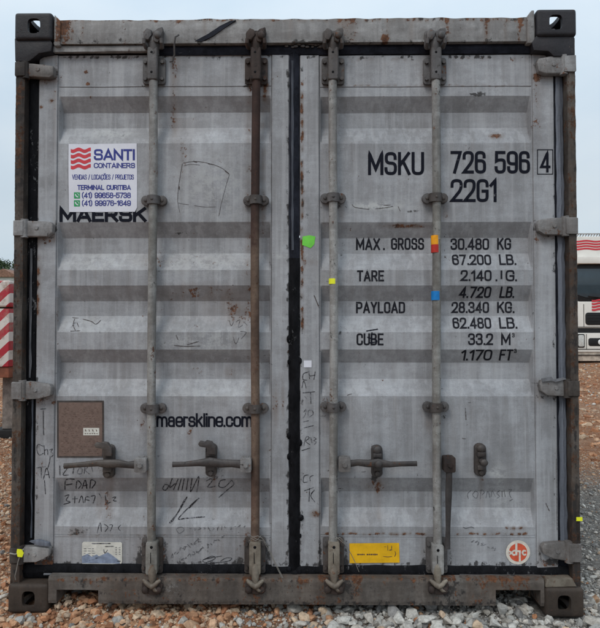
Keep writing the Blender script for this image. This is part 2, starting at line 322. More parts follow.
    blob(g, 160, 590, 14, 10, .3); blob(g, 265, 590, 16, 10, .3); blob(g, 345, 590, 16, 10, .35); blob(g, 450, 592, 16, 10, .35); line(g, 0, 600, 604, 3, .35); blob(b, 172, 588, 5, 6, .4)
    # black smear off the door rubbers, dirt round hinges and brackets, painted bar shadows
    vline(g, 37, 60, 565, 2.2, .5); vline(g, 287.5, 56, 565, 2.0, .45); vline(g, 301.5, 56, 565, 1.8, .5); vline(g, 554.5, 60, 565, 2.2, .45); line(g, 38, 288, 564.5, 3, .40); line(g, 301, 555, 564.5, 3, .40); line(g, 38, 288, 56.5, 2.2, .45); line(g, 301, 555, 56.5, 2.2, .45)
    for cx, cy, rx, ry in ((42, 79, 14, 3), (42, 238, 14, 3), (42, 399.5, 14, 3), (42, 562, 14, 4), (547, 76, 14, 3), (547, 236, 14, 3), (550, 397, 14, 3), (552, 562, 14, 4), (56, 71, 2.5, 8), (55, 228, 2.5, 8), (54, 391, 2.5, 8), (52, 554, 2.5, 8), (535, 66, 2.5, 8), (536, 226, 2.5, 8), (538, 388, 2.5, 8), (540, 549, 2.5, 8)):
        blob(g, cx, cy, rx, ry, .6); blob(r, cx, cy+2, rx*1.1, ry*1.6, .45)
    for cx in (152, 254, 333, 437):
        blob(g, cx, 84, 13, 4, .5); blob(g, cx+12, 66, 3, 16, .35); blob(g, cx, 207, 11, 3, .5); blob(g, cx, 417, 11, 3, .5); blob(r, cx+8, 212, 4, 10, .4); blob(r, cx-8, 422, 4, 10, .4); blob(g, cx+13, 556, 3, 18, .5); blob(g, cx-13, 556, 3, 18, .5)
        vline(g, cx+7, 84, 540, 2.0, .22)  # soft shadow of each bar, painted as a dark strip right of it
    for cx, cy in ((110, 462), (212, 461), (376, 461), (479, 460)): blob(g, cx, cy, 10, 20, .35); drip(r, cx+2, 476, 520, 2.5, .5)
    # posts
    vline(g, 15, 60, 590, 1.6, .5); vline(g, 575.5, 60, 590, 1.6, .5); line(g, 56, 536, 41, 3, .35); line(g, 50, 540, 19, 1.8, .5); line(r, 50, 540, 579.5, 2, .5); line(g, 50, 540, 580, 2, .3)
    vline(r, 18, 60, 590, 7, .22); vline(r, 572, 60, 590, 6, .25); vline(g, 22, 60, 590, 3, .2)
    return np.clip(np.stack([r*1.25, g*1.15, b, np.ones_like(r)], -1), 0, 1.3)
def add_wear_shade(me):
    n = len(me.vertices); co = np.empty(n*3); me.vertices.foreach_get('co', co); co = co.reshape(-1, 3)
    a = me.attributes.new('wear', 'FLOAT_COLOR', 'POINT'); a.data.foreach_set('color', wear_shade_at(co[:, 0], co[:, 1], co[:, 2]).astype(np.float32).ravel())
def grid_mesh(name, xs, zs, F, back, mat, parent, smooth=32):
    """front sheet y = F(x, z) with its four edges turned back to depth `back`"""
    xs = np.array(xs); zs = np.array(zs); gx, gz = np.meshgrid(xs, zs); gy = F(gx, gz)
    nx, nz = len(xs), len(zs); V = np.stack([gx, gy, gz], -1).reshape(-1, 3)
    idx = np.arange(nx*nz).reshape(nz, nx)
    q = np.stack([idx[:-1, :-1], idx[:-1, 1:], idx[1:, 1:], idx[1:, :-1]], -1).reshape(-1, 4)
    per = np.concatenate([idx[0, :], idx[1:, -1], idx[-1, -2::-1], idx[-2:0:-1, 0]])
    B = V[per].copy(); B[:, 1] = back; n0 = len(V); m = len(per); k = np.arange(m); k2 = (k+1) % m
    q2 = np.stack([per[k2], per[k], n0+k, n0+k2], -1)
    me = bpy.data.meshes.new(name); V = np.concatenate([V, B]); Q = np.concatenate([q, q2])
    me.vertices.add(len(V)); me.vertices.foreach_set('co', V.ravel()); me.loops.add(len(Q)*4); me.loops.foreach_set('vertex_index', Q.ravel().astype(np.int32))
    me.polygons.add(len(Q)); me.polygons.foreach_set('loop_start', (np.arange(len(Q))*4).astype(np.int32)); me.update(); me.validate()
    add_wear_shade(me)
    return link(name, me, mat, parent, smooth)
def fill(brk, step):
    brk = sorted(set(round(float(v), 5) for v in brk)); out = [brk[0]]
    for a, b in zip(brk[:-1], brk[1:]):
        n = max(1, int(math.ceil((b-a)/step))); out += [a+(b-a)*i/n for i in range(1, n+1)]
    return out
_sw = [(rng.uniform(4, 22), rng.uniform(4, 22), rng.uniform(0, 6.3), rng.uniform(0, 6.3), rng.uniform(.3, 1)) for _ in range(12)]
def waves(x, z, amp):
    s = 0
    for a, b, p, q, k in _sw: s = s+k*np.sin(a*x+p)*np.sin(b*z+q)
    return s*amp/3.0

# ------------------------------------------------------------------ THE CONTAINER
HX, HZ, LEN = 1.219, 2.591, 6.058
cont = empty('shipping_container', (0, 0, 0), 'weathered grey steel shipping container with closed double doors and four locking bars', 'shipping container')
YD = .052                                                       # face of the door stiles
# ground-level box behind the doors
def corrugated(name, p0, p1, z0, z1, nrm, mat, pitch=.278, depth=.036):
    a = Vector((*p0, 0)); b = Vector((*p1, 0)); L_ = (b-a).length; d = (b-a)/L_; n = Vector(nrm); prof = []
    s = 0
    while s < L_-.001:
        for u, h in ((0, 0), (.072, 0), (.14, 1), (.21, 1)):
            t = s+u*pitch/.278
            if t < L_: prof.append((t, h*depth))
        s += pitch
    prof.append((L_, 0)); bm = BM()
    lo = [bm.verts.new((*(a+d*t-n*h).xy, z0)) for t, h in prof]; hi = [bm.verts.new((*(a+d*t-n*h).xy, z1)) for t, h in prof]
    for i in range(len(prof)-1): bm.faces.new((lo[i], lo[i+1], hi[i+1], hi[i]))
    return obj(name, bm, mat, cont, None)
corrugated('side_wall', (-HX+.012, .17), (-HX+.012, LEN-.17), .15, HZ-.07, (-1, 0, 0), M['side'])
corrugated('side_wall', (HX-.012, .17), (HX-.012, LEN-.17), .15, HZ-.07, (1, 0, 0), M['side'])
corrugated('end_wall', (-HX+.1, LEN-.03), (HX-.1, LEN-.03), .12, HZ-.08, (0, 1, 0), M['side'])
bm = BM()
for k in range(27): box(bm, -HX+.055, HX-.055, .13+k*.2165, .13+k*.2165+.2155-.06, HZ-.036, HZ-.016, .004, 1)
box(bm, -HX+.05, HX-.05, .11, LEN-.06, HZ-.05, HZ-.034)
obj('roof', bm, M['side'], cont)
bm = BM(); box(bm, -HX+.06, HX-.06, .125, LEN-.06, .125, .155)
for k in range(18): box(bm, -HX+.06, HX-.06, .4+k*.31, .4+k*.31+.05, .045, .124)
obj('underframe', bm, M['dark'], cont)
for s in (-1, 1):
    bm = BM(); box(bm, s*(HX-.03)-.028, s*(HX-.03)+.028, .18, LEN-.18, .045, .149, .004); obj('bottom_rail', bm, M['side'], cont)
    bm = BM(); box(bm, s*(HX-.03)-.028, s*(HX-.03)+.028, .18, LEN-.18, HZ-.069, HZ-.012, .006); obj('top_rail', bm, M['side'], cont)
    bm = BM(); box(bm, s*(HX-.05)-.05, s*(HX-.05)+.05, LEN-.12, LEN-.005, .119, HZ-.119, .006); obj('corner_post', bm, M['post'], cont)

# corner castings: hollow blocks with a hole in the face, the side and the top or bottom
def casting(x0, x1, y0, y1, z0, z1, sx_, top, mat):
    def mk(bm):
        me = bpy.data.meshes.new('t'); bmesh.ops.recalc_face_normals(bm, faces=bm.faces); bm.to_mesh(me); bm.free(); o = bpy.data.objects.new('t', me); COL.objects.link(o); return o
    bm = BM(); box(bm, x0, x1, y0, y1, z0, z1, .017, 4); body = mk(bm)
    cx, cy, cz = (x0+x1)/2, (y0+y1)/2, (z0+z1)/2; yo = y0 < 1
    cut = []
    bm = BM(); box(bm, x0+.016, x1-.016, y0+.02, y1-.02, z0+.02, z1-.02, .008); cut.append(mk(bm))
    def oval(axis, w_, h_, c, l=.05):
        bm = BM(); n = 20; ring = []
        for k in range(n):
            t = 2*math.pi*k/n; ca, sa = math.cos(t), math.sin(t)
            ring.append((math.copysign(abs(ca)**.62, ca)*w_/2, math.copysign(abs(sa)**.62, sa)*h_/2))
        lo, hi = [], []
        for u, v in ring:
            if axis == 'y': p, q = (c[0]+u, c[1]-l, c[2]+v), (c[0]+u, c[1]+l, c[2]+v)
            elif axis == 'x': p, q = (c[0]-l, c[1]+u, c[2]+v), (c[0]+l, c[1]+u, c[2]+v)
            else: p, q = (c[0]+u, c[1]+v, c[2]-l), (c[0]+u, c[1]+v, c[2]+l)
            lo.append(bm.verts.new(p)); hi.append(bm.verts.new(q))
        bm.faces.new(lo); bm.faces.new(hi)
        for k in range(n): bm.faces.new((lo[k], lo[(k+1) % n], hi[(k+1) % n], hi[k]))
        return mk(bm)
    cut.append(oval('y', .056, .066, (cx+sx_*-.004, y0 if yo else y1, cz)))
    cut.append(oval('x', .07, .062, (x0 if sx_ < 0 else x1, cy, cz)))
    cut.append(oval('z', .068, .118, (cx, cy, z1 if top else z0)))
    for c_ in cut:
        m = body.modifiers.new('b', 'BOOLEAN'); m.operation = 'DIFFERENCE'; m.object = c_; m.solver = 'EXACT'
    bpy.context.view_layer.update()
    me = bpy.data.meshes.new_from_object(body.evaluated_get(bpy.context.evaluated_depsgraph_get()))
    for o in cut+[body]: bpy.data.objects.remove(o)
    me.materials.clear()
    return link('corner_casting', me, mat, cont, 35)
CW = .165
TL0 = Z(40, 0, 30)
casting(-HX, -HX+CW, 0, .178, HZ-.122, HZ, -1, True, M['cast'])
casting(HX-.172, HX, 0, .178, HZ-.119, HZ, 1, True, M['cast'])
casting(-HX, -HX+.172, -.002, .178, 0, .122, -1, False, M['castlow'])
casting(HX-.162, HX, -.012, .178, 0, .122, 1, False, M['castlow'])
for s in (-1, 1):
    a, b = sorted((s*HX, s*(HX-CW)))
    casting(a, b, LEN-.178, LEN, HZ-.119, HZ, s, True, M['cast']); casting(a, b, LEN-.178, LEN, 0, .119, s, False, M['castlow'])

# corner posts: outer flange, deep channel beside the door
def strip(name, xs, z0, z1, F, back, mat, parent, dz=.012):
    return grid_mesh(name, xs, fill([z0, z1], dz), F, back, mat, parent, 40)
def noise1(z, seed, amp):
    r = np.random.default_rng(seed); s = 0
    for k in range(9): s = s+np.sin(z*r.uniform(3, 70)+r.uniform(0, 6.3))*r.uniform(.2, 1)
    return s*amp/3
for s, pa, pb in ((-1, 13.2, 22.6), (1, 567.8, 576.6)):
    if s < 0: x0, x1 = -HX+.004, -HX+.042
    else: x0, x1 = HX-.038, HX-.004
    def F(x, z, s=s): 
        e = np.minimum(np.abs(x-x0), np.abs(x1-x))
        return .012+np.where(e < .003, .003, 0)+noise1(z+x*9, 3+s, .0022)+noise1(z*6+x*30, 5+s, .0009)
    xs = fill([x0, x0+.003, x1-.003, x1], .006)
    p = strip('corner_post', xs, .121, HZ-.123, F, .10, M['post'], cont, .008)
    # channel wall behind
    bm = BM(); a, b = (x1+.0005, x1+.062) if s < 0 else (x0-.062, x0-.0005)
    box(bm, a, b, .085, .12, .121, HZ-.123); obj('post_channel', bm, M['dark'], p)

# header: a long pressed rail, its top edge slightly wavy
hz0, hz1 = Z(43.5, .03), Z(19.3, .03)
hx0, hx1 = -HX+CW+.0005, HX-.1725
def Fh(x, z):
    t = (z-hz0)/(hz1-hz0)
    return .026-.004*np.sin(t*3.14)+np.where(t < .09, -.006, 0)+noise1(x, 11, .0016)*(t > .5)+waves(x, z, .0012)
zs = np.array(fill([hz0, hz0+.008, hz0+.011, hz1-.004, hz1], .007))
hd = grid_mesh('header', fill([hx0, hx1], .008), zs, Fh, .11, M['frame'], cont)
me = hd.data
for v in me.vertices:
    if v.co.z > hz1-.02: v.co.z += float(noise1(v.co.x, 21, .0022))
# rail lip the left door closes against, and the grey wedge plates beside the castings
bm = BM(); box(bm, X(36, .03), X(149, .03), .030, .05, Z(50.3, .03), Z(44.5, .03), .002); roughen(bm, .0007, .05, 4)
o = obj('header_lip', bm, M['frame'], hd); add_wear_shade(o.data)
for a, b, tp in ((52.0, 58, 12), (529, 536.6, 12)):
    bm = BM(); xa, xb = X(a, .02), X(b, .02)
    pts = [(xa, Z(45, .02)), (xb, Z(45, .02)), (xb, Z(19.5, .02)), (xa, Z(tp+1.5, .02))] if a < 300 else [(xa, Z(45, .02)), (xb, Z(45, .02)), (xb, Z(12.5, .02)), (xb-.012, Z(12.5, .02)), (xa, Z(18.6, .02))]
    prism(bm, pts, .012, .09, .005); o = obj('gusset', bm, M['frame'], hd); add_wear_shade(o.data)
# black build-up under the upper castings
for s in (-1, 1):
    bm = BM()
    if s < 0: pts = [at(15.5, 39, .02), at(50, 39, .02), at(53, 44, .02), at(52, 52, .02), at(40, 54, .02), at(30, 62, .02), at(16, 62, .02)]
    else: pts = [at(573.5, 36, .02), at(536, 36, .02), at(531, 43, .02), at(533, 51, .02), at(548, 52, .02), at(553, 57, .02), at(573.5, 57, .02)]
    prism(bm, pts, .011, .1, .004); obj('post_head', bm, M['cast'], cont)

# sill with the two fork slots
sz0, sz1 = Z(605.3, 0), Z(578.5, 0)
def slot(a, b, t): return X(a, 0, 600), X(b, 0, 600), Z(t, 0, (a+b)/2)
s1 = slot(56, 98, 590.5); s2 = slot(496, 541, 590.5)
segs = [(-HX+.1725, s1[0], sz0), (s1[0], s1[1], s1[2]), (s1[1], s2[0], sz0), (s2[0], s2[1], s2[2]), (s2[1], HX-.1625, sz0)]
sill = None
def Fs(x, z): return .003+noise1(x, 31, .0013)+waves(x, z, .0025)+np.where(z < sz0+.004, .003, 0)+np.where(z > sz1-.004, .004, 0)
for a, b, c_ in segs:
    if b-a < .004: continue
    zz = fill([c_, c_+.004, sz1-.004, sz1], .008)
    if sill is None: sill = grid_mesh('sill', fill([a, b], .008), zz, Fs, .12, M['sill'], cont)
    else: grid_mesh('sill', fill([a, b], .008), zz, Fs, .12, M['sill'], cont)
# join sill pieces into one mesh
pieces = [o for o in cont.children if o.name.startswith('sill')]
bm = BM()
for o in pieces: bm.from_mesh(o.data)
for o in pieces: bpy.data.objects.remove(o)
me = bpy.data.meshes.new('sill'); bm.to_mesh(me); bm.free(); sill = link('sill', me, M['sill'], cont)

# ------------------------------------------------------------------ doors
BRK = [(55, 0), (96, 0), (112.8, 1), (128, 1), (143.2, 0), (222, 0), (238, 1), (253.6, 1), (270, 0), (285.4, 0), (301.2, 1), (316, 1), (332.2, 0), (349.5, 0), (362.7, 1), (379, 1), (396.3, 0), (478, 0), (491.6, 1), (507.4, 1), (527, 0), (567, 0)]
RECD = .038
def zprof(px): 
    zs = [Z(p, YD+.004+RECD*d, px) for p, d in BRK]; return np.array(zs[::-1]), np.array([d for _, d in BRK][::-1])
def make_F(xl, pl, pr, xr, pxm):
    zs, ds = zprof(pxm)
    seam1, seam2 = Z(86.3, YD, pxm), Z(535.8, YD, pxm)
    def F(x, z):
        fx = np.interp(x, [pl, pl+.006, pr-.006, pr], [0, 1, 1, 0]); base = np.interp(x, [pl-.008, pl-.001, pr+.001, pr+.008], [0, .005, .005, 0])
        grooveX = np.where(np.abs(x-pl+.004) < .0015, .004, 0)+np.where(np.abs(x-pr-.004) < .0015, .004, 0)
        inp = (x > pl) & (x < pr)
        gz = np.where((np.abs(z-seam1) < .0014) & inp, .003, 0)+np.where((np.abs(z-seam2) < .0014) & inp, .003, 0)
        bead = (np.where(np.abs(z-seam1-.004) < .003, -.0016, 0)+np.where(np.abs(z-seam2+.004) < .003, -.0016, 0))*inp
        edge = np.minimum(np.abs(x-xl), np.abs(xr-x)); rnd = np.where(edge < .002, .003, 0)
        return YD+base+fx*RECD*np.interp(z, zs, ds)+grooveX+gz+bead+rnd+waves(x, z, .0019)*(.3+fx)
    return F, zs, seam1, seam2
doors = []
for (a, l, r, b, pxm) in ((36.5, 56.5, 270.5, 289, 160), (300, 320.5, 533.5, 556, 430)):
    xl, pl, pr, xr = (X(v, YD) for v in (a, l, r, b))
    F, zs, sm1, sm2 = make_F(xl, pl, pr, xr, pxm)
    gx = fill([xl, xl+.001, xl+.0035, pl-.008, pl-.0058, pl-.0052, pl-.0028, pl-.0022, pl-.0005, pl, pl+.006, pr-.006, pr, pr+.0005, pr+.0022, pr+.0028, pr+.0052, pr+.0058, pr+.008, xr-.0035, xr-.001, xr], .0075)
    extra = []
    for s_ in (sm1, sm2): extra += [s_-.0075, s_-.0068, s_-.0016, s_-.0012, s_+.0012, s_+.0016, s_+.0068, s_+.0075]
    gz = fill(list(zs)+extra, .0065)
    d = grid_mesh('door', gx, gz, F, YD+.06, M['door'], cont, 14)
    d['label'] = 'door with round red logo and black weight figures' if a > 200 else 'door with white dealer sign and brown data plate'
    doors.append((d, F, xl, xr))
DL, DR = doors
def onto(F, px, py, off=.0012):
    """photo measurement -> point on the face of a door"""
    y = YD+.004
    for _ in range(3):
        x, z = at(px, py, y); y = float(F(np.array([x]), np.array([z]))[0])
    return x, y-off, z
def drape(me, F, off):
    n = len(me.vertices); co = np.empty(n*3); me.vertices.foreach_get('co', co); co = co.reshape(-1, 3)
    co[:, 1] = F(co[:, 0], co[:, 2])-off; me.vertices.foreach_set('co', co.ravel()); me.update()
def cut_rows(bm, z0, z1, step=.006):
    z = z0+step
    while z < z1:
        bmesh.ops.bisect_plane(bm, geom=bm.verts[:]+bm.edges[:]+bm.faces[:], plane_co=(0, 0, z), plane_no=(0, 0, 1)); z += step

def flat_split(name, bm, mat, parent, gap=.02):
    """one object per word or mark: islands closer than `gap` stay together"""
    bm.verts.ensure_lookup_table(); bm.verts.index_update(); seen = {}; isl = []
    for v in bm.verts:
        if v.index in seen: continue
        st_, comp = [v], []; seen[v.index] = 1
        while st_:
            u = st_.pop(); comp.append(u)
            for e in u.link_edges:
                o = e.other_vert(u)
                if o.index not in seen: seen[o.index] = 1; st_.append(o)
        isl.append(comp)
    bbs = [[min(v.co.x for v in c), max(v.co.x for v in c), min(v.co.z for v in c), max(v.co.z for v in c)] for c in isl]; grp = list(range(len(isl)))
    def find(i):
        while grp[i] != i: i = grp[i]
        return i
    for i in range(len(isl)):
        for j in range(i):
            a, b = bbs[i], bbs[j]
            if a[0]-gap < b[1] and b[0]-gap < a[1] and a[2]-gap*.6 < b[3] and b[2]-gap*.6 < a[3]: grp[find(i)] = find(j)
    sets = {}
    for i, c in enumerate(isl): sets.setdefault(find(i), []).extend(c)
    for vs in sets.values():
        t = bmesh.new(); mp_ = {v.index: t.verts.new(v.co) for v in vs}
        for f in {f for v in vs for f in v.link_faces}: t.faces.new([mp_[v.index] for v in f.verts])
        flat(name, t, mat, parent)
    bm.free()
# lettering drawn as strokes; 's' marks a sharp corner, all other corners are rounded
S_ = 's'
GL = {
 'M': (1.3, [[(0, 0), (0, 1, S_), (.5, .22, S_), (1, 1, S_), (1, 0)]]), 'N': (1.05, [[(0, 0), (0, 1, S_), (1, 0, S_), (1, 1)]]), 'A': (1.12, [[(0, 0), (.5, 1, S_), (1, 0)], [(.17, .27), (.83, .27)]]),
 'E': (.88, [[(1, 1), (0, 1, S_), (0, 0, S_), (1, 0)], [(0, .52), (.88, .52)]]), 'F': (.86, [[(1, 1), (0, 1, S_), (0, 0)], [(0, .52), (.85, .52)]]), 'K': (1, [[(0, 0), (0, 1)], [(.95, 1), (.03, .40)], [(.36, .62), (1, 0)]]),
 'R': (1, [[(0, 0), (0, 1, S_), (.95, 1), (.95, .46), (0, .46)], [(.5, .46), (1, 0)]]), 'S': (1, [[(.97, .76), (.97, 1), (.03, 1), (.03, .52), (1, .52), (1, 0), (0, 0), (0, .24)]]), 'U': (1, [[(0, 1), (0, 0), (1, 0), (1, 1)]]),
 'T': (.95, [[(0, 1), (1, 1)], [(.5, 1), (.5, 0)]]), 'X': (1, [[(0, 0), (1, 1)], [(0, 1), (1, 0)]]), 'Y': (1, [[(0, 1), (.5, .46, S_), (1, 1)], [(.5, .46), (.5, 0)]]), 'L': (.82, [[(0, 1), (0, 0, S_), (1, 0)]]),
 'P': (1, [[(0, 0), (0, 1, S_), (1, 1), (1, .43), (0, .43)]]), 'D': (1, [[(0, .5), (0, 1, S_), (1, 1), (1, 0), (0, 0, S_), (0, .5)]]), 'C': (1, [[(1, .72), (1, 1), (0, 1), (0, 0), (1, 0), (1, .28)]]),
 'G': (1, [[(1, .74), (1, 1), (0, 1), (0, 0), (1, 0), (1, .47, S_), (.55, .47)]]), 'B': (1, [[(0, .53), (0, 1, S_), (.93, 1), (.93, .53), (0, .53)], [(.5, .53), (1, .53), (1, 0), (0, 0, S_), (0, .53)]]), 'O': (1, [[(.5, 1), (1, 1), (1, 0), (0, 0), (0, 1), (.5, 1)]]),
 'V': (1.1, [[(0, 1), (.5, 0, S_), (1, 1)]]), 'J': (.8, [[(1, 1), (1, 0), (0, 0), (0, .26)]]), 'I': (.05, [[(.5, 0), (.5, 1)]]), '/': (.6, [[(0, -.04), (1, 1.04)]]), '(': (.38, [[(1, 1.12), (.1, .85), (.1, .15), (1, -.12)]]), ')': (.38, [[(0, 1.12), (.9, .85), (.9, .15), (0, -.12)]]),
 '-': (.55, [[(0, .42), (1, .42)]]), '.': (.05, [[(.5, 0), (.5, .02)]]),
 '0': (1, [[(.5, 1), (1, 1), (1, 0), (0, 0), (0, 1), (.5, 1)]]), '1': (.5, [[(0, .76), (.9, 1, S_), (.9, 0)]]), '2': (1, [[(0, .72), (0, 1), (1, 1), (1, .56), (0, 0, S_), (1, 0)]]), '3': (1, [[(0, .78), (0, 1), (.95, 1), (.95, .53), (.4, .53)], [(.5, .53), (1, .53), (1, 0), (0, 0), (0, .22)]]),
 '4': (1.05, [[(.76, 0), (.76, 1, S_), (0, .24, S_), (1, .24)]]), '5': (1, [[(.95, 1), (.06, 1, S_), (.04, .56, S_), (.3, .62), (1, .62), (1, 0), (0, 0), (0, .22)]]), '6': (1, [[(.95, .78), (.95, 1), (0, 1), (0, 0), (1, 0), (1, .58), (.05, .58)]]), '7': (.98, [[(0, 1), (1, 1, S_), (.32, 0)]]),
 '8': (1, [[(.5, .53), (.06, .53), (.06, 1), (.94, 1), (.94, .53), (.5, .53)], [(.5, .53), (1, .53), (1, 0), (0, 0), (0, .53), (.5, .53)]]), '9': (1, [[(.05, .22), (.05, 0), (1, 0), (1, 1), (0, 1), (0, .42), (.95, .42)]]),
 'm': (1.55, [[(0, 0), (0, .74)], [(0, .4), (0, .74), (.5, .74), (.5, 0)], [(.5, .4), (.5, .74), (1, .74), (1, 0)]]), 'a': (.92, [[(.04, .53), (.04, .74), (.93, .74), (.93, 0)], [(.93, .42), (0, .42), (0, 0), (.93, 0), (.93, .2)]]),
 'e': (.95, [[(.05, .36), (1, .36, S_), (1, .74), (0, .74), (0, 0), (1, 0), (1, .17)]]), 'r': (.5, [[(0, 0), (0, .74)], [(0, .42), (0, .74), (1, .72)]]), 's': (.9, [[(.95, .55), (.95, .74), (.03, .74), (.03, .38), (1, .38), (1, 0), (0, 0), (0, .18)]]),
 'k': (.88, [[(0, 0), (0, 1)], [(.92, .74), (.05, .30)], [(.34, .46), (1, 0)]]), 'l': (.05, [[(.5, 0), (.5, 1)]]), 'i': (.05, [[(.5, 0), (.5, .74)], [(.5, .98), (.5, 1)]]), 'n': (.92, [[(0, 0), (0, .74)], [(0, .4), (0, .74), (1, .74), (1, 0)]]),
 'c': (.92, [[(1, .52), (1, .74), (0, .74), (0, 0), (1, 0), (1, .22)]]), 'o': (.98, [[(.5, .74), (1, .74), (1, 0), (0, 0), (0, .74), (.5, .74)]]),
}
GL['\u00c7'] = (1, GL['C'][1]+[[(.5, -.04), (.5, -.14), (.3, -.24)]]); GL['\u00d5'] = (1, GL['O'][1]+[[(.12, 1.16), (.34, 1.28), (.66, 1.16), (.88, 1.28)]])
def fillet(P, rad):
    out = [np.array(P[0][:2], float)]
    for i in range(1, len(P)-1):
        p = np.array(P[i][:2], float); a = np.array(P[i-1][:2], float)-p; b = np.array(P[i+1][:2], float)-p; la, lb = np.linalg.norm(a), np.linalg.norm(b)
        if len(P[i]) > 2 or la < 1e-6 or lb < 1e-6: out.append(p); continue
        ka = min(rad, la*(.5 if 1 < i else .98)); kb = min(rad, lb*(.5 if i < len(P)-2 else .98)); k = min(ka, kb) if min(ka, kb) > .6*max(ka, kb) else None
        A, B = (p+a/la*(k or ka)), (p+b/lb*(k or kb))
        for j in range(8):
            t = j/7; out.append(A*(1-t)**2*1+2*t*(1-t)*p+B*t*t if False else (A*(1-t)*(1-t)+p*(2*t*(1-t))*1.17+B*t*t)/((1-t)**2+2*t*(1-t)*1.17+t*t))
    out.append(np.array(P[-1][:2], float)); return out
def pen(bm_out, door, path, t, off):
    """even-width line with mitred corners and square ends, laid on the door (photo measurements)"""
    P = [path[0]]
    for q in path[1:]:
        if np.linalg.norm(q-P[-1]) > .02: P.append(q)
    if len(P) < 2: return
    closed = np.linalg.norm(P[0]-P[-1]) < .05
    d = [(b-a)/np.linalg.norm(b-a) for a, b in zip(P[:-1], P[1:])]
    if not closed: P[0] = P[0]-d[0]*t/2; P[-1] = P[-1]+d[-1]*t/2
    prev = None
    def row(p, n):
        return (bm_out.verts.new(onto(door[1], *(p+n), off)), bm_out.verts.new(onto(door[1], *(p-n), off)))
    for i in range(len(P)):
        if closed and i in (0, len(P)-1): d0, d1 = d[-1], d[0]
        else: d0, d1 = d[max(i-1, 0)], d[min(i, len(d)-1)]
        n0 = np.array([-d0[1], d0[0]]); n1 = np.array([-d1[1], d1[0]]); n = n0+n1; l = np.linalg.norm(n)
        n = n1 if l < 1e-3 else n/l*min(1/max(.3, l/2), 2.4)
        if prev is not None:
            m = int(np.linalg.norm(P[i]-P[i-1])/1.6)
            for j in range(1, m):
                r_ = row(P[i-1]+(P[i]-P[i-1])*j/m, n0*t/2); bm_out.faces.new((prev[0], r_[0], r_[1], prev[1])); prev = r_
        r_ = row(P[i], n*t/2)
        if prev is not None: bm_out.faces.new((prev[0], r_[0], r_[1], prev[1]))
        prev = r_
def put_text(bm_out, s, door, px0, px1, py0, py1, wt=2.0, gap=.34, off=.0013, shear=0.0, rad=.5):
    """one line of lettering fitted to its measured box; wt = stroke width in the same measure"""
    adv = [(.5 if c == ' ' else GL[c][0]) for c in s]; n = len(s); H = py1-py0-wt
    tot = sum(adv); W_ = px1-px0-wt*n; g = gap*(px1-px0)/max(n, 1)
    unit = (px1-px0-wt*n-g*(n-1)*1.0)/tot; x = px0; k = 0
    for c, a_ in zip(s, adv):
        w_ = a_*unit
        if c != ' ':
            for P in GL[c][1]:
                Q = [(x+wt/2+p[0]*w_+shear*(p[1]-.5)*H, py1-wt/2-p[1]*H, *p[2:]) for p in P]
                pen(bm_out, door, fillet(Q, rad*max(w_, .01)), wt, off+.00006*(k % 7)); k += 1
        x += w_+wt+g
def poly(bm_out, door, pts, off, step=.006):
    """flat outline given in photo measurements, laid on the door"""
    F = door[1]; P3 = [onto(F, *p) for p in pts]; t = BM()
    t.faces.new([t.verts.new((p[0], 0, p[2])) for p in P3]); zz = [p[2] for p in P3]
    bmesh.ops.triangulate(t, faces=t.faces); cut_rows(t, min(zz), max(zz), min(step, .012)); xx = [p[0] for p in P3]; xq = min(xx)+.012
    while xq < max(xx):
        bmesh.ops.bisect_plane(t, geom=t.verts[:]+t.edges[:]+t.faces[:], plane_co=(xq, 0, 0), plane_no=(1, 0, 0)); xq += .012
    for v in t.verts: v.co.y = float(F(np.array([v.co.x]), np.array([v.co.z]))[0])-off
    merge(bm_out, t)
def rect(bm_out, door, x0, y0, x1, y1, off, step=.02): poly(bm_out, door, [(x0, y0), (x1, y0), (x1, y1), (x0, y1)], off, step)
def stroke(bm_out, door, pts, wd=.9, off=.0011, jit=.0):
    """hand-drawn line laid on the door"""
    F = door[1]; P = [np.array(p, float) for p in pts]; path = []
    n = len(P); P = [p+np.array([random.uniform(-1, 1), random.uniform(-1, 1)])*jit for p in P]
    for i in range(n-1):
        p0, p1, p2, p3 = P[max(i-1, 0)], P[i], P[i+1], P[min(i+2, n-1)]
        m = max(2, int(np.linalg.norm(p2-p1)/1.2))
        for k in range(m):
            t = k/m; path.append(.5*((2*p1)+(p2-p0)*t+(2*p0-5*p1+4*p2-p3)*t*t+(3*p1-p0-3*p2+p3)*t**3))
    path.append(P[-1]); L0 = None
    for i, p in enumerate(path):
        d = path[min(i+1, len(path)-1)]-path[max(i-1, 0)]; l = np.linalg.norm(d); d = d/l if l > 0 else np.array([1, 0]); nn = np.array([-d[1], d[0]])
        w_ = wd/2*(.55 if i in (0, len(path)-1) else random.uniform(.8, 1.15))
        a = bm_out.verts.new(onto(F, *(p+nn*w_), off)); b = bm_out.verts.new(onto(F, *(p-nn*w_), off))
        if L0: bm_out.faces.new((L0[0], a, b, L0[1]))
        L0 = (a, b)
def flat(name, bm, mat, parent, label=None): return tagp(obj(name, bm, mat, parent, None), label=label)

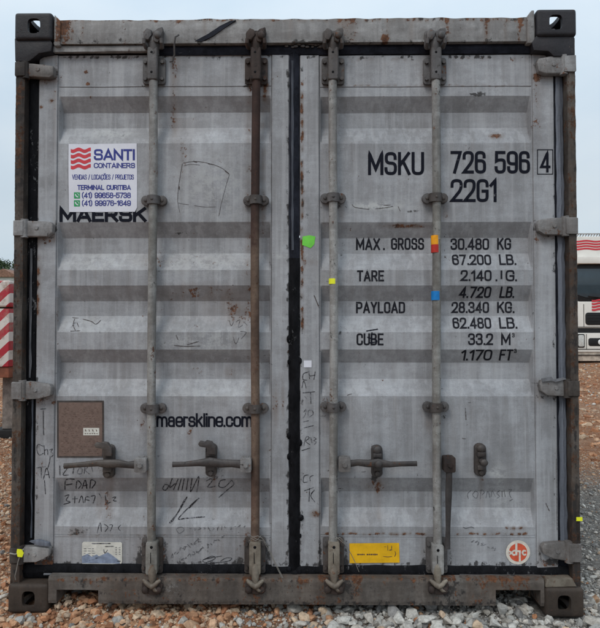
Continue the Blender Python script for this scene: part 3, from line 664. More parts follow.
# lettering: every line of characters is a piece of its own
def line_of(door, name, mat, items, off=.0013):
    for it in items:
        bm = BM(); put_text(bm, it[0], door, *it[1:5], **it[5]); flat(name, bm, mat, door[0])
D6 = dict(wt=3.0, gap=.075, rad=.55)
line_of(DR, 'serial_lettering', M['ink'], [('MSKU', 368, 424, 152, 175, D6)])
line_of(DR, 'serial_lettering', M['ink'], [('726', 450.5, 486, 151, 173.5, D6), ('596', 494.5, 530, 151, 173.5, D6)])
line_of(DR, 'check_digit', M['ink'], [('4', 540, 550.4, 151.5, 172.5, dict(wt=2.5, gap=0))])
bm = BM()
pen(bm, DR, [np.array(p, float) for p in ((545, 149.7), (552.6, 149.7), (552.6, 174.1), (537.4, 174.1), (537.4, 149.7), (545, 149.7))], .8, .0013); flat('check_digit_frame', bm, M['ink'], DR[0])
line_of(DR, 'size_lettering', M['ink'], [('22G1', 450.5, 497, 179, 202, D6)])
T0 = dict(wt=1.75, gap=.095, rad=.5); TL_ = dict(T0, shear=-.10); TR_ = dict(T0, shear=.18); T3 = dict(wt=.7, gap=0)
for row in ([('MAX', 356, 380, 238.3, 250, T0), ('.', 383, 384.8, 238.3, 250, T0), ('GROSS', 391, 424, 238, 249.7, T0)], [('30.480', 450.5, 489, 238.3, 249.8, T0), ('KG', 497, 511, 238, 249.6, T0)], [('67.200', 452, 491, 254.5, 265, TL_), ('LB.', 499, 516, 254.3, 265, TL_)],
            [('TARE', 357, 384, 270.3, 281.3, T0)], [('2.140', 460.5, 491.5, 270, 281, T0), ('I', 500.5, 502.2, 270.5, 279.0, T0), ('.', 495.4, 497.2, 270, 281.2, T0), ('G.', 505.5, 517, 270, 281.2, T0)], [('4.720', 459.5, 491, 286.6, 298, TR_), ('LB.', 500, 515, 286.6, 298, TR_)],
            [('PAYLOAD', 356, 405, 301.8, 313.2, T0)], [('28.340', 451.5, 489, 301.8, 313, T0), ('KG.', 497, 514.5, 301.6, 313, T0)], [('62.480', 452.5, 491, 317.5, 328.6, TL_), ('LB.', 499, 517, 317.3, 328.6, TL_)],
            [('CUBE', 356.5, 383.5, 333.3, 345.3, T0)], [('33.2', 468, 493, 333.3, 345, T0), ('M', 501, 510.5, 333.3, 345, T0), ('3', 512, 514.5, 333, 337.3, T3)], [('1.170', 461, 492, 349.5, 360.5, TR_), ('FT', 499.5, 512.5, 349.3, 360.5, TR_), ('3', 514, 516.6, 348.8, 353, T3)]):
    line_of(DR, 'weight_lettering', M['inkworn'], row)
bm = BM()
for p in ([(366, 331), (378, 329)], [(367, 337), (377, 341), (369, 343)], [(372, 332), (371, 344)]): stroke(bm, DR, p, 1.1, .0022)
flat('ink_blot', bm, M['ink'], DR[0])
line_of(DL, 'name_lettering', M['ink'], [('MAERSK', 59.5, 146.5, 207.2, 222.0, dict(wt=3.2, gap=.035, rad=.35, off=.0011))])
line_of(DL, 'web_lettering', M['ink'], [('maerskline.com', 156.5, 252.5, 413.2, 427, dict(wt=1.95, gap=.022, rad=.5))])

# dealer sign
bm = BM(); poly(bm, DL, [(68.8, 144), (136.8, 143.4), (137.2, 207.5), (135, 211.8), (69.2, 212)], .0022, .03); sign = flat('dealer_sign', bm, M['white'], DL[0])
def wavy(bmx, place, x0, x1, y0, y1, n):
    hgt = (y1-y0)/(n*2-1)*1.25; pit = (y1-y0-hgt)/(n-1)
    for k in range(n):
        yb = y0+k*pit; N = 18; prev = None
        for i in range(N+1):
            t = i/N; dy = math.sin(t*math.pi*3.4+.5)*hgt*.28
            a, b = place(x0+(x1-x0)*t, yb+dy), place(x0+(x1-x0)*t, yb+hgt+dy)
            va, vb = bmx.verts.new(a), bmx.verts.new(b)
            if prev: bmx.faces.new((prev[0], va, vb, prev[1]))
            prev = (va, vb)
bm = BM(); wavy(bm, lambda x, y: onto(DL[1], x, y, .0028), 71, 91, 148.6, 168.6, 4); flat('wave_emblem', bm, M['redp'], DL[0])
for t_, a, b, c_, d, kw in (('SANTI', 94, 135.2, 149.2, 160.4, dict(wt=2.1, gap=.035)), ('CONTAINERS', 94, 135.2, 163, 168.2, dict(wt=.95, gap=.03)), ('VENDAS / LOCA\u00c7\u00d5ES / PROJETOS', 72.3, 134, 174.6, 179.6, dict(wt=.62, gap=.009)),
                            ('TERMINAL CURITIBA', 77.5, 131, 185, 190, dict(wt=.95, gap=.018)), ('(41) 99658-5738', 82, 131, 192.6, 198.2, dict(wt=.95, gap=.016)), ('(41) 99976-1649', 82, 131, 200.4, 206, dict(wt=.95, gap=.016))):
    line_of(DL, 'sign_lettering', M['navy'], [(t_, a, b, c_, d, dict(kw, off=.0027))])
bm = BM()
for y in (192.4, 200.3): rect(bm, DL, 74.2, y, 80.2, y+6.2, .0028)
flat('phone_icon', bm, M['green'], DL[0])
bm = BM()
for y in (192.4, 200.3): stroke(bm, DL, [(75.7, y+1.6), (76.3, y+3.6), (78.6, y+4.9)], 1.2, .0034); stroke(bm, DL, [(77.2, y+1.2), (79, y+2), (79, y+3.6)], .5, .0034)
flat('phone_icon_mark', bm, M['white'], DL[0])

# data plate
bm = BM(); rect(bm, DL, 57.2, 400.6, 104, 457.5, .0022, .03); flat('plate_border', bm, M['brk'], DL[0])
bm = BM(); rect(bm, DL, 59, 402.4, 102.4, 456, .0032, .03); flat('data_plate', bm, M['plate'], DL[0])
bm = BM(); yy = 408
while yy < 454:
    x = 61+random.uniform(0, 3)
    while x < 99:
        l = random.uniform(.6, 3.2)
        if random.random() < .62 and not (81 < x+l and x < 101 and 426 < yy < 438): stroke(bm, DL, [(x, yy), (min(x+l, 100), yy+random.uniform(-.3, .3))], random.uniform(.25, .55), .0037)
        x += l+random.uniform(.5, 2.2)
    yy += random.choice((1.5, 1.8, 2.2))
flat('plate_marks', bm, M['platetext'], DL[0])
bm = BM(); rect(bm, DL, 83.6, 427.8, 99.6, 435.2, .0042); flat('plate_label', bm, M['paper'], DL[0])
bm = BM()
for i in range(4): stroke(bm, DL, [(85.6+i*3.6, 429.2), (86.4+i*3.6, 431.4)], .9, .0047)
for i in range(6): stroke(bm, DL, [(85+i*2.3, 433.4), (86.6+i*2.3, 433.4)], .8, .0047)
flat('plate_label_marks', bm, M['platetext'], DL[0])

# torn white paper label, yellow label, round logo, small stickers
bm = BM(); poly(bm, DL, [(83.5, 542), (84, 541.5), (121, 542), (122.3, 543), (122.3, 562), (121, 564), (82.4, 563.6), (82.2, 543.5)], .0030, .03); flat('paper_label', bm, M['paper'], DL[0])
bm = BM(); poly(bm, DL, [(82.2, 556), (88, 553.5), (92, 556.5), (97, 554.2), (101, 557.5), (103.5, 559), (104, 554), (108, 552), (112.5, 555), (117, 558.4), (120, 561), (120, 563.4), (82.3, 563)], .0038, .03); flat('paper_label_tear', bm, M['papergrey'], DL[0])
bm = BM()
stroke(bm, DL, [(92, 543.2), (111, 543.2)], .9, .0040)
for r_ in range(4):
    for x in (84, 88, 92): stroke(bm, DL, [(x, 548.4+r_*2.3), (x+random.uniform(1.8, 3.4), 548.4+r_*2.3)], .55, .0040)
    for x in (115.5, 119): stroke(bm, DL, [(x, 547.4+r_*2.2), (x+1.8, 547.4+r_*2.2)], .6, .0040)
stroke(bm, DL, [(105, 546.3), (114, 546)], .7, .0040); stroke(bm, DL, [(104, 549), (105, 553), (108, 549.5)], .8, .0040); stroke(bm, DL, [(117, 560.8), (121, 560.8)], .9, .0046)
flat('paper_label_marks', bm, M['marker'], DL[0])
bm = BM(); poly(bm, DR, [(349.4, 543.2), (399, 542.8), (399.6, 562.5), (349.6, 563)], .0030, .03); flat('warning_label', bm, M['yellow'], DR[0])
bm = BM()
x = 357.2
for l in (1.6, 1.4, 1.8, 1.2, 0, 1.5, 1.3, 1.7, 1.2, 1.6, 1.3):
    if l: stroke(bm, DR, [(x, 554.4), (x+l, 554)], 1.7, .0040)
    x += l+.45 if l else 1.6
stroke(bm, DR, [(387.5, 545), (387.7, 550.5)], .5, .0040); stroke(bm, DR, [(391.5, 545.5), (391.5, 549)], .7, .0040); stroke(bm, DR, [(384, 546.5), (386, 546.5)], .4, .0040); stroke(bm, DR, [(389, 550), (392, 549.4)], .9, .0040)
stroke(bm, DR, [(383, 556), (387, 556.6), (392, 556.2)], .5, .0040); stroke(bm, DR, [(394.6, 551), (395.6, 553.4), (394.4, 556.4)], .6, .0040)
flat('warning_label_marks', bm, M['platetext'], DR[0])
def disc(bmx, cx, cy, r, off, n=40): poly(bmx, DR, [(cx+r*math.cos(2*math.pi*k/n), cy+r*math.sin(2*math.pi*k/n)) for k in range(n)], off, .05)
LX, LY = 517.8, 552.2
bm = BM(); disc(bm, LX, LY, 12.1, .0028); flat('round_sticker', bm, M['cream'], DR[0])
bm = BM(); disc(bm, LX, LY, 9.1, .0036); flat('round_sticker_field', bm, M['logo'], DR[0])
bm = BM()
def bar_(x0, y0, x1, y1): rect(bm, DR, LX+x0, LY+y0, LX+x1, LY+y1, .0044)
bar_(-2.9, -9.2, -.8, 2.8); bar_(-.8, -2.2, .7, -.4); bar_(.7, -2.2, 2.6, 9.2)
stroke(bm, DR, [(LX-9.2, LY-1.6), (LX-6.6, LY+.4), (LX-4.6, LY+2.4), (LX-2.6, LY+2)], 1.9, .0043); stroke(bm, DR, [(LX-9.0, LY+2.2), (LX-6.6, LY+.4), (LX-4.4, LY-1.8), (LX-2.6, LY-1.6)], 1.9, .0045)
stroke(bm, DR, [(LX+8, LY-1.2), (LX+5.8, LY-1.9), (LX+4.3, LY+.2), (LX+5.8, LY+2.4), (LX+8, LY+1.6)], 1.9, .0044)
flat('round_sticker_letters', bm, M['cream'], DR[0])
bm = BM(); poly(bm, DR, [(302.6, 236.5), (309.5, 235.3), (315.4, 236.5), (314.2, 244.5), (310.5, 248.2), (306.5, 246.6), (302.2, 245)], .0016, .03); flat('lime_sticker', bm, M['lime'], DR[0])
bm = BM(); rect(bm, DR, 303.8, 360.4, 311.6, 367.4, .0016); flat('square_sticker', bm, M['white'], DR[0])

# pen and marker scrawl
bm = BM()
S = lambda d, w_, *pp: [stroke(bm, d, p, w_*.88, .0012, .3) for p in pp]
S(DL, .75, [(43.5, 446), (38, 444.5), (36.8, 450), (39, 455), (43.5, 453)], [(44, 445), (45, 455)], [(44.6, 451), (47, 449), (48, 455)], [(49.5, 450), (52.5, 449), (51, 452), (54, 454), (51, 457)], [(50.5, 456), (49, 463), (47.5, 470)], [(43, 410), (43.6, 430), (44.2, 435)], [(40.5, 409), (46.5, 408.6)], [(44.3, 480), (45.2, 488), (45.6, 494)])
S(DL, .85, [(36.5, 468), (46, 466.5)], [(41.5, 467), (41.6, 478)], [(43.5, 479), (47, 468), (49.5, 478)], [(45, 475), (49.5, 474.5)], [(53, 477), (54.5, 478)], [(60, 465), (60, 475.5)], [(63, 467), (66.5, 464), (67.5, 468), (63, 475), (68.5, 474.5)], [(71, 465), (77, 463.5)], [(74, 464.5), (73, 474)], [(79, 468), (77.5, 473), (81, 473.6), (82, 468.5), (79, 467.5)], [(84, 474), (85, 467), (88, 467), (85, 470), (90, 474)], [(91, 466), (93, 472)])
S(DL, 1.15, [(65, 490), (66, 480), (75, 479)], [(65.5, 485), (73, 484)], [(76, 489), (77, 481), (81, 484), (78, 489)], [(82, 489), (85, 480), (87, 489)], [(82.5, 486), (88, 485)], [(90, 488.5), (91, 480), (95.5, 482.5), (91.5, 488.5)])
S(DL, .95, [(64.5, 496), (69, 495), (66, 500), (70.5, 502), (63.5, 504)], [(72, 499), (78, 498.4)], [(75, 496), (74.6, 503.5)], [(79, 503), (82, 496), (83.5, 503)], [(85, 503), (86, 497), (90, 497.5)], [(86, 500), (89.4, 500)], [(91, 496.5), (95, 496), (93, 503)], [(99, 493), (101.5, 498)], [(105, 495), (106.5, 503), (111, 502)], [(112, 498), (116, 497), (113, 500.5), (117, 501)])
S(DL, .8, [(97, 533), (100, 523), (101.5, 532)], [(104, 524), (108, 527), (105, 532)], [(109.5, 525), (112.5, 525), (110, 531.5)], [(121, 525), (118, 528), (121, 531)])
# date and tick below the middle handle
S(DL, 1.05, [(164.5, 485), (162.5, 489), (166, 490.2), (168.5, 485.5), (164.5, 484.4)], [(172.5, 478), (169.5, 487.5), (175.5, 483)], [(178, 478.5), (173.5, 490)], [(181.5, 478.5), (178, 490.5)], [(184.5, 478.5), (182, 490.5)], [(188.5, 478), (186.5, 490.5)], [(192, 478), (190.5, 492), (199, 476.5), (197, 492.5)])
S(DL, 1.0, [(206, 481), (211, 478.6), (212.5, 481), (207.5, 487), (216, 486)], [(226, 479.5), (220.5, 481), (219, 486), (224, 487.6), (231, 481)], [(231, 479.8), (234, 484), (227, 490), (218.5, 497.5)])
S(DL, 1.35, [(187, 496.5), (178, 512), (169.5, 523)], [(185, 499), (175.5, 517), (170, 523.5)], [(199, 498), (190, 506), (178.5, 518.5), (186, 518), (205, 517)], [(197.5, 499), (189, 508)])
S(DL, .7, [(220.5, 561), (226, 558), (231.5, 558.4), (226, 561.6), (201, 564)], [(203, 560), (212, 556), (215, 558.5), (206, 562.5), (203, 560), (214, 557)], [(207, 558.5), (222, 556)])
flat_split('marker_scrawl', bm, M['marker'], DL[0], .022)
bm = BM()
rr = random.Random(5)
def scribble(d, x, y, dx, dy, n, size, w_=.55):
    for k in range(n):
        cx, cy = x+dx*k, y+dy*k; m = rr.choice((3, 4, 4, 5))
        S(d, w_, [(cx+rr.uniform(-.5, .5)*size, cy+rr.uniform(-.6, .6)*size) for _ in range(m)])
scribble(DL, 171, 556, 3.6, -2.0, 9, 4.2, .6); scribble(DL, 178, 562, 3.7, -2.1, 13, 4, .6); S(DL, .55, [(176, 529), (181, 527), (184, 530), (179, 533.5), (176, 529)])
scribble(DL, 191, 530, 4.4, -.3, 13, 4, .45)
flat_split('pen_scrawl', bm, M['markerfaint'], DL[0], .022)
bm = BM()
S(DR, .75, [(308.5, 372), (303.5, 374), (303, 379), (307, 380)], [(309, 371), (309.5, 379)], [(309.5, 376), (315.5, 375)], [(315, 371), (314, 380)], [(302, 388), (304, 381), (306, 388)], [(302.5, 393), (315, 391.5)], [(310.5, 392), (311, 404)], [(307, 399), (304, 396)], [(303.5, 412), (306, 409), (305, 414), (303, 418)], [(308, 416), (308, 411), (312, 410), (313, 414), (309, 417)], [(303, 422), (309, 420.5)], [(303.5, 428), (314, 425.5)],
  [(304, 446), (306, 437), (309.5, 438), (306, 441), (310, 445)], [(311, 437), (312, 443)], [(313.5, 437), (316, 439), (313.5, 441), (316.5, 442), (314, 445)], [(301.5, 451), (310, 448)],
  [(309, 475), (304.5, 476), (303.5, 482), (308, 482)], [(313.5, 475), (310, 477), (310.5, 481)], [(304, 491), (314, 487.5)], [(309.5, 488), (309, 502)], [(311, 494), (314.5, 490), (310.5, 496), (315, 502)])
flat_split('marker_scrawl', bm, M['marker'], DR[0], .022)
bm = BM()
S(DR, .6, [(471, 490), (467.5, 494), (468.5, 499)], [(475, 491), (472.5, 495), (476, 498), (478, 493), (475, 491)], [(480, 499), (481, 490), (484.5, 492), (481.5, 495)], [(485.5, 498), (488, 491), (490, 498)], [(491, 497), (492.5, 491), (495.5, 497)], [(500, 490), (496.5, 493), (499.5, 496), (496.5, 498)], [(502, 491), (502.4, 497)], [(504, 490), (505, 497)], [(508, 490), (512, 489.5), (509, 493), (511, 498)], [(509, 501), (512.5, 499)])
scribble(DR, 473, 541, 3.2, 1.2, 8, 3.6, .5); S(DR, .8, [(463, 527), (466, 528.6), (471, 527), (474, 528)])
flat_split('pen_scrawl', bm, M['markerfaint'], DR[0], .022)
# outline left by a peeled-off sticker, scratches through the paint
bm = BM()
S(DL, .5, [(183, 163), (190, 161.5), (199, 161.8), (212, 164), (223, 168.5), (229.5, 174.5)], [(229.5, 174.5), (225, 190), (221, 206), (219, 216)], [(182.5, 163.5), (180.5, 176), (178, 190), (177.5, 200)])
S(DL, .38, [(178, 203), (184, 204), (189, 204.6)], [(194, 205.4), (206, 207), (216, 206.6)], [(177.5, 200), (178, 204), (180, 213)], [(184, 166), (190, 164.5), (200, 165)])
S(DL, 1.1, [(193, 161.2), (197, 162)], [(208, 163.6), (213, 164.6)], [(179.5, 186), (179.2, 190)], [(225, 170.5), (229, 174)])
for _ in range(16):
    d = rr.choice((DL, DR)); x = rr.uniform(62, 282) if d is DL else rr.uniform(303, 548); y = rr.uniform(60, 530)
    if 66 < x < 140 and 140 < y < 214: continue
    l = rr.uniform(1.5, 7); a = rr.choice((rr.uniform(-.3, .3), rr.uniform(1.1, 2.0)))
    S(d, rr.uniform(.3, .75), [(x, y), (x+l*.5*math.cos(a)+rr.uniform(-.4, .4), y+l*.5*math.sin(a)), (x+l*math.cos(a), y+l*math.sin(a))])
S(DL, .8, [(83, 319), (92, 321.5), (96, 324), (101, 320)], [(75, 319), (73, 325), (76, 331)], [(77, 322), (79, 327)], [(70, 331), (80, 330.5)]); S(DL, .9, [(174, 345.5), (186, 346.5), (200, 346)], [(176, 335), (178, 340)], [(187, 345), (199, 341)])
S(DL, .7, [(229, 320), (231, 326), (234, 321)], [(236, 322), (240, 320), (238, 327), (243, 325)], [(240, 331), (246, 332), (241, 339)], [(233, 337), (236, 344), (239, 337)], [(243, 321), (247, 325)])
S(DR, .55, [(352, 204), (354, 207), (362, 208.6), (369, 209.5)], [(375, 209), (386, 207.8), (393, 206.5)], [(384, 205.5), (391, 205)], [(398, 206), (400, 211)], [(345, 206), (347, 208)])
S(DR, 1.0, [(546, 503), (549.5, 511)], [(314, 295), (319, 308)], [(465.5, 408), (466, 420)]); S(DR, .9, [(556.5, 459), (557, 530)])
flat_split('paint_scratch', bm, M['scratch'], DR[0], .014)

# ------------------------------------------------------------------ gaskets
def ribbon(name, axis, a0, a1, c0, c1, y, mat, parent, seed, jit, step=.012, crown=.012):
    """rubber strip: domed section, ragged edges"""
    t = np.array(fill([a0, a1], step)); n = len(t); m = 7; bm = BM(); prev = None
    for i, u in enumerate(t):
        e0 = float(noise1(np.array([u]), seed, jit)[0]); e1 = float(noise1(np.array([u]), seed+1, jit)[0]); row = []
        for k in range(m):
            v = k/(m-1); c_ = (c0+e0)*(1-v)+(c1+e1)*v; yy = y-crown*math.sin(v*math.pi)+ (.003 if k in (2, 4) else 0)+float(noise1(np.array([u*1.3+v]), seed+2, jit*.5)[0])
            row.append(bm.verts.new((u, yy, c_) if axis == 'x' else (c_, yy, u)))
        if prev:
            for k in range(m-1): bm.faces.new((prev[k], prev[k+1], row[k+1], row[k]))
        prev = row
    return obj(name, bm, mat, parent, 60)
dz0, dz1 = Z(566, .06), Z(55.5, .06)
g1 = ribbon('door_gasket', 'x', X(158, .05), X(536, .05), Z(54.6, .05), Z(43.3, .05), .052, M['rubberblue'], cont, 51, .0012)
ribbon('door_gasket', 'x', X(36, .06), X(158, .06), Z(56, .06), Z(50, .06), .062, M['rubber'], cont, 54, .0012, crown=.006)
ribbon('door_gasket', 'x', X(24, .05), X(566, .05), Z(579.5, .05), Z(565.2, .05), .055, M['rubber'], cont, 57, .0022)
ribbon('door_gasket', 'z', Z(578, .05), Z(258, .05), X(288.3, .05), X(300.4, .05), .056, M['rubber'], cont, 61, .0022)
ribbon('door_gasket', 'z', Z(258, .05), Z(50, .05), X(288.6, .05), X(299.4, .05), .056, M['rubberblue'], cont, 64, .0014)
ribbon('door_gasket', 'z', Z(565, .06), Z(62, .06), X(22.5, .06), X(37, .06), .066, M['rubber'], cont, 67, .0015)
ribbon('door_gasket', 'z', Z(565, .06), Z(58, .06), X(555.5, .06), X(569, .06), .068, M['rubberblue'], cont, 71, .0012)
# weathered grey lips standing off the rubber
ribbon('gasket_lip', 'z', Z(540, .05), Z(77, .05), X(558.5, .05), X(565.8, .05), .056, M['rubbergrey'], cont, 74, .0020, crown=.006)
ribbon('gasket_lip', 'z', Z(378, .05), Z(248, .05), X(29.2, .05), X(31.4, .05), .052, M['peel'], cont, 77, .0018, crown=.003)
ribbon('gasket_lip', 'z', Z(250, .04), Z(60, .04), X(291.5, .04), X(293.4, .04), .044, M['rubbergrey'], cont, 79, .0016, crown=.003)
ribbon('gasket_lip', 'z', Z(540, .04), Z(400, .04), X(31.6, .04), X(33, .04), .052, M['rubbergrey'], cont, 81, .0015, crown=.003)
ribbon('gasket_lip', 'x', X(46, .04), X(142, .04), Z(577.3, .04), Z(575, .04), .043, M['peel'], cont, 83, .0014, crown=.003)
ribbon('gasket_lip', 'x', X(172, .04), X(246, .04), Z(579, .04), Z(576.6, .04), .043, M['peel'], cont, 85, .0010, crown=.003)
ribbon('gasket_lip', 'x', X(458, .04), X(542, .04), Z(577.6, .04), Z(573.8, .04), .043, M['brk'], cont, 87, .0010, crown=.003)
bm = BM(); rr2 = random.Random(3)
for k in range(7): 
    y = rr2.uniform(300, 560); x = rr2.choice((288.5, 300.4)); p = at(x, y, .045); ball(bm, p[0], .05, p[1], rr2.uniform(.004, .012), (.8, .4, 1.6))
for x, y, r in ((301, 518, .012), (295, 575, .018), (292, 578, .014), (299, 572, .014), (289, 570, .012)): p = at(x, y, .045); ball(bm, p[0], .048, p[1], r, (1, .5, 1.2))
obj('sealant_lump', bm, M['rubber'], cont)
bm = BM()
for k in range(26):
    x = 284+rr2.uniform(0, 40); p = at(x, 44+rr2.uniform(-2, 2.5), .03); ball(bm, p[0], .036, p[1], rr2.uniform(.003, .009), (1.3, .5, .8))
obj('sealant_smear', bm, M['brk'], hd)

# ------------------------------------------------------------------ locking bars
def rounded(x0, x1, z0, z1, r, n=4):
    pts = []
    for cx, cz, a0 in ((x1-r, z1-r, 0), (x0+r, z1-r, 90), (x0+r, z0+r, 180), (x1-r, z0+r, 270)):
        for k in range(n+1):
            a = R(a0+90*k/n); pts.append((cx+r*math.cos(a), cz+r*math.sin(a)))
    return pts
YB, RB = .022, .0185
def guide(parent, cx, cy, mat):
    x, z = at(cx, cy, .01); bm = BM(); k = .00432
    prism(bm, rounded(x-11*k, x+11*k, z-3.4*k, z+3.4*k, .012), .036, .05, .003)
    for s in (-1, 1):
        t = [(x+s*7.9*k+5.2*k*math.cos(q*math.pi/8), z+5.2*k*math.sin(q*math.pi/8)) for q in range(16)]; prism(bm, t, .028, .048, .003)
    arc = [(x+.0275*math.cos(q), YB-.0275*math.sin(q)) for q in [i*math.pi/10 for i in range(11)]]; arc = [(x+.0275, .04)]+arc+[(x-.0275, .04)]
    lo = [bm.verts.new((p[0], p[1], z-4.3*k)) for p in arc]; hi = [bm.verts.new((p[0], p[1], z+4.3*k)) for p in arc]
    for i in range(len(arc)-1): bm.faces.new((lo[i], lo[i+1], hi[i+1], hi[i]))
    bm.faces.new(lo); bm.faces.new(hi)
    roughen(bm, .0005, .05, int(cx+cy)); o = obj('bar_guide', bm, mat, parent, 45)
    bm = BM()
    for s in (-1, 1): ball(bm, x+s*8.1*k, .0275, z, .0085, (1, .45, 1))  # dark balls stand for the shadowed bolt holes in the ears
    ball(bm, x, YB-.0275, z, .006, (1, .4, 1)); obj('guide_dark_spot', bm, M['handle'], parent)
def bracket(parent, cx, y0, y1, mat, low=False):
    xa, z1 = at(cx, y0, .02); _, z0 = at(cx, y1, .02); k = .00432; bm = BM()
    if not low:
        prism(bm, rounded(xa-11.6*k, xa+11.6*k, z0, z1-8*k*.5, .012), .036, .05, .003)
        box(bm, xa-5.2*k, xa+5.2*k, .000, .042, z0+1.5*k, z1+4*k, .010, 3)
        for sx_ in (-1, 1):
            for zz in (z0+5*k, z1-9*k): bolt(bm, xa+sx_*8.6*k, .034, zz, .0095, .009)
        for zz in (z0+9*k, z1-2*k): hb = BM(); ball(hb, xa-.5*k, .000, zz, .0055, (1, .3, 1)); obj('bracket_hole', hb, M['rubber'], parent)
    else:
        prism(bm, rounded(xa-10.5*k, xa+10.5*k, z0+3*k, z1-2*k, .01), .036, .05, .003)
        for sx_ in (-1, 1):
            for zz in (z0+9*k, z1-8*k): bolt(bm, xa+sx_*8.4*k, .034, zz, .0095, .009)
    return obj('bar_bracket', bm, mat, parent)
def lower_sleeve(parent, cx, y0, y1, mat):
    xa, z1 = at(cx, y0, 0); _, z0 = at(cx, y1, 0); k = .00432; bm = BM()
    prism(bm, rounded(xa-5.6*k, xa+5.6*k, z0, z1, .008), -.004, .036, .005)
    o = obj('bar_sleeve', bm, mat, parent)
    bm = BM()
    for zz in (z1-5*k, z0+5.5*k): ball(bm, xa, -.004, zz, .0065, (1, .35, 1))
    prism(bm, [(xa-.004, z1-10*k), (xa-.002, z1-10*k), (xa-.001, z0+11*k), (xa-.004, z0+11*k)], -.0055, 0)
    obj('sleeve_hole', bm, M['rubber'], parent)
def cam_top(parent, cx, mat, mat2):
    k = .00432; bm = BM(); x = X(cx, .0, 38)
    z = lambda py: Z(py, .0, cx)
    tube(bm, [(x, YB, z(53)), (x, YB-.004, z(45)), (x, YB-.006, z(38)), (x, YB-.004, z(34))], [.021, .022, .025, .017], 12)
    prism(bm, [(x-9*k, z(40)), (x-9.5*k, z(33)), (x-6*k, z(29)), (x-1.5*k, z(31)), (x-1*k, z(36)), (x-4.5*k, z(41))], -.014, .022, .005)
    prism(bm, [(x+1*k, z(42)), (x-.5*k, z(33)), (x+4*k, z(29.5)), (x+9.5*k, z(27.5)), (x+10*k, z(32)), (x+8.5*k, z(39)), (x+5*k, z(43))], -.010, .022, .005)
    ball(bm, x+5.2*k, -.012, z(36.2), .016, (1, .7, 1.1))
    roughen(bm, .0012, .03, int(cx)); o = obj('bar_cam', bm, mat, parent, 50)
    bm = BM(); prism(bm, rounded(x-10.5*k, x+9.5*k, z(47), z(28.5), .012), .016, .028, .003); 
    for s in (-1, 1): tube(bm, [(x+s*8.4*k, .018, z(46)), (x+s*8.8*k, -.008, z(43)), (x+s*8.4*k, -.009, z(39.5))], .0085, 8)
    obj('cam_keeper', bm, mat2, parent)
def cam_low(parent, cx, mat, mat2, flip=1):
    k = .00432; bm = BM(); x = X(cx, -.01, 585); z = lambda py: Z(py, -.01, cx)
    tube(bm, [(x, .014, z(566)), (x, .005, z(573)), (x+flip*.3*k, -.002, z(580)), (x+flip*.5*k, -.004, z(585))], [.018, .019, .015, .012], 12)
    tube(bm, [(x-8*k, -.012, z(579.6)), (x-5.5*k, -.018, z(581.5)), (x-2.5*k, -.018, z(584.2)), (x+.5*k, -.018, z(586)), (x+3.5*k, -.018, z(584.5)), (x+6*k, -.018, z(581.5)), (x+8.8*k, -.014, z(580))], [.006, .009, .0105, .012, .0105, .009, .006], 9)
    tube(bm, [(x+1*k, -.014, z(586)), (x+4*k, -.015, z(590)), (x+8.5*k, -.012, z(590.6))], [.009, .0085, .006], 8)
    roughen(bm, .0010, .03, int(cx)); obj('bar_cam', bm, mat, parent, 60)
    bm = BM(); prism(bm, [(x-9*k, z(592)), (x-9.5*k, z(583)), (x-5*k, z(581)), (x+6*k, z(581)), (x+11*k, z(585)), (x+9.5*k, z(593)), (x+3*k, z(595.5)), (x-4*k, z(594))], -.010, .004, .004)
    for s in (-1, 1): ball(bm, x+s*6.2*k, -.012, z(590), .017, (.9, .55, 1))
    roughen(bm, .0012, .03, int(cx)+1); obj('cam_keeper', bm, mat2, parent, 50)
def handle(parent, pts, wds, mat, hub, hubmat):
    bm = BM(); P = [(*at(a, b, -.004),) for a, b in pts]
    path = [(p[0], -.004, p[1]) for p in P]; tube(bm, path, [w_*.00432/2 for w_ in wds], 10, .55)
    obj('bar_handle', bm, mat, parent, 60)
    bm = BM(); x0, z1 = at(hub[0], hub[1], .0); x1, z0 = at(hub[2], hub[3], .0)
    prism(bm, rounded(x0, x1, z0, z1, .008), -.014, .034, .005); bolt(bm, (x0+x1)/2, -.013, (z0+z1)/2, .012, .010)
    tube(bm, [((x0+x1)/2, .01, z0-.003), ((x0+x1)/2, .01, z1+.003)], .012, 8)
    obj('handle_hub', bm, hubmat, parent)
def tape(parent, cx, y0, y1, mat, name):
    x, z1 = at(cx, y0, .004); _, z0 = at(cx, y1, .004); bm = BM()
    tube(bm, [(x, YB, z0), (x, YB, z1)], RB+.0012, 18); return obj(name, bm, mat, parent)

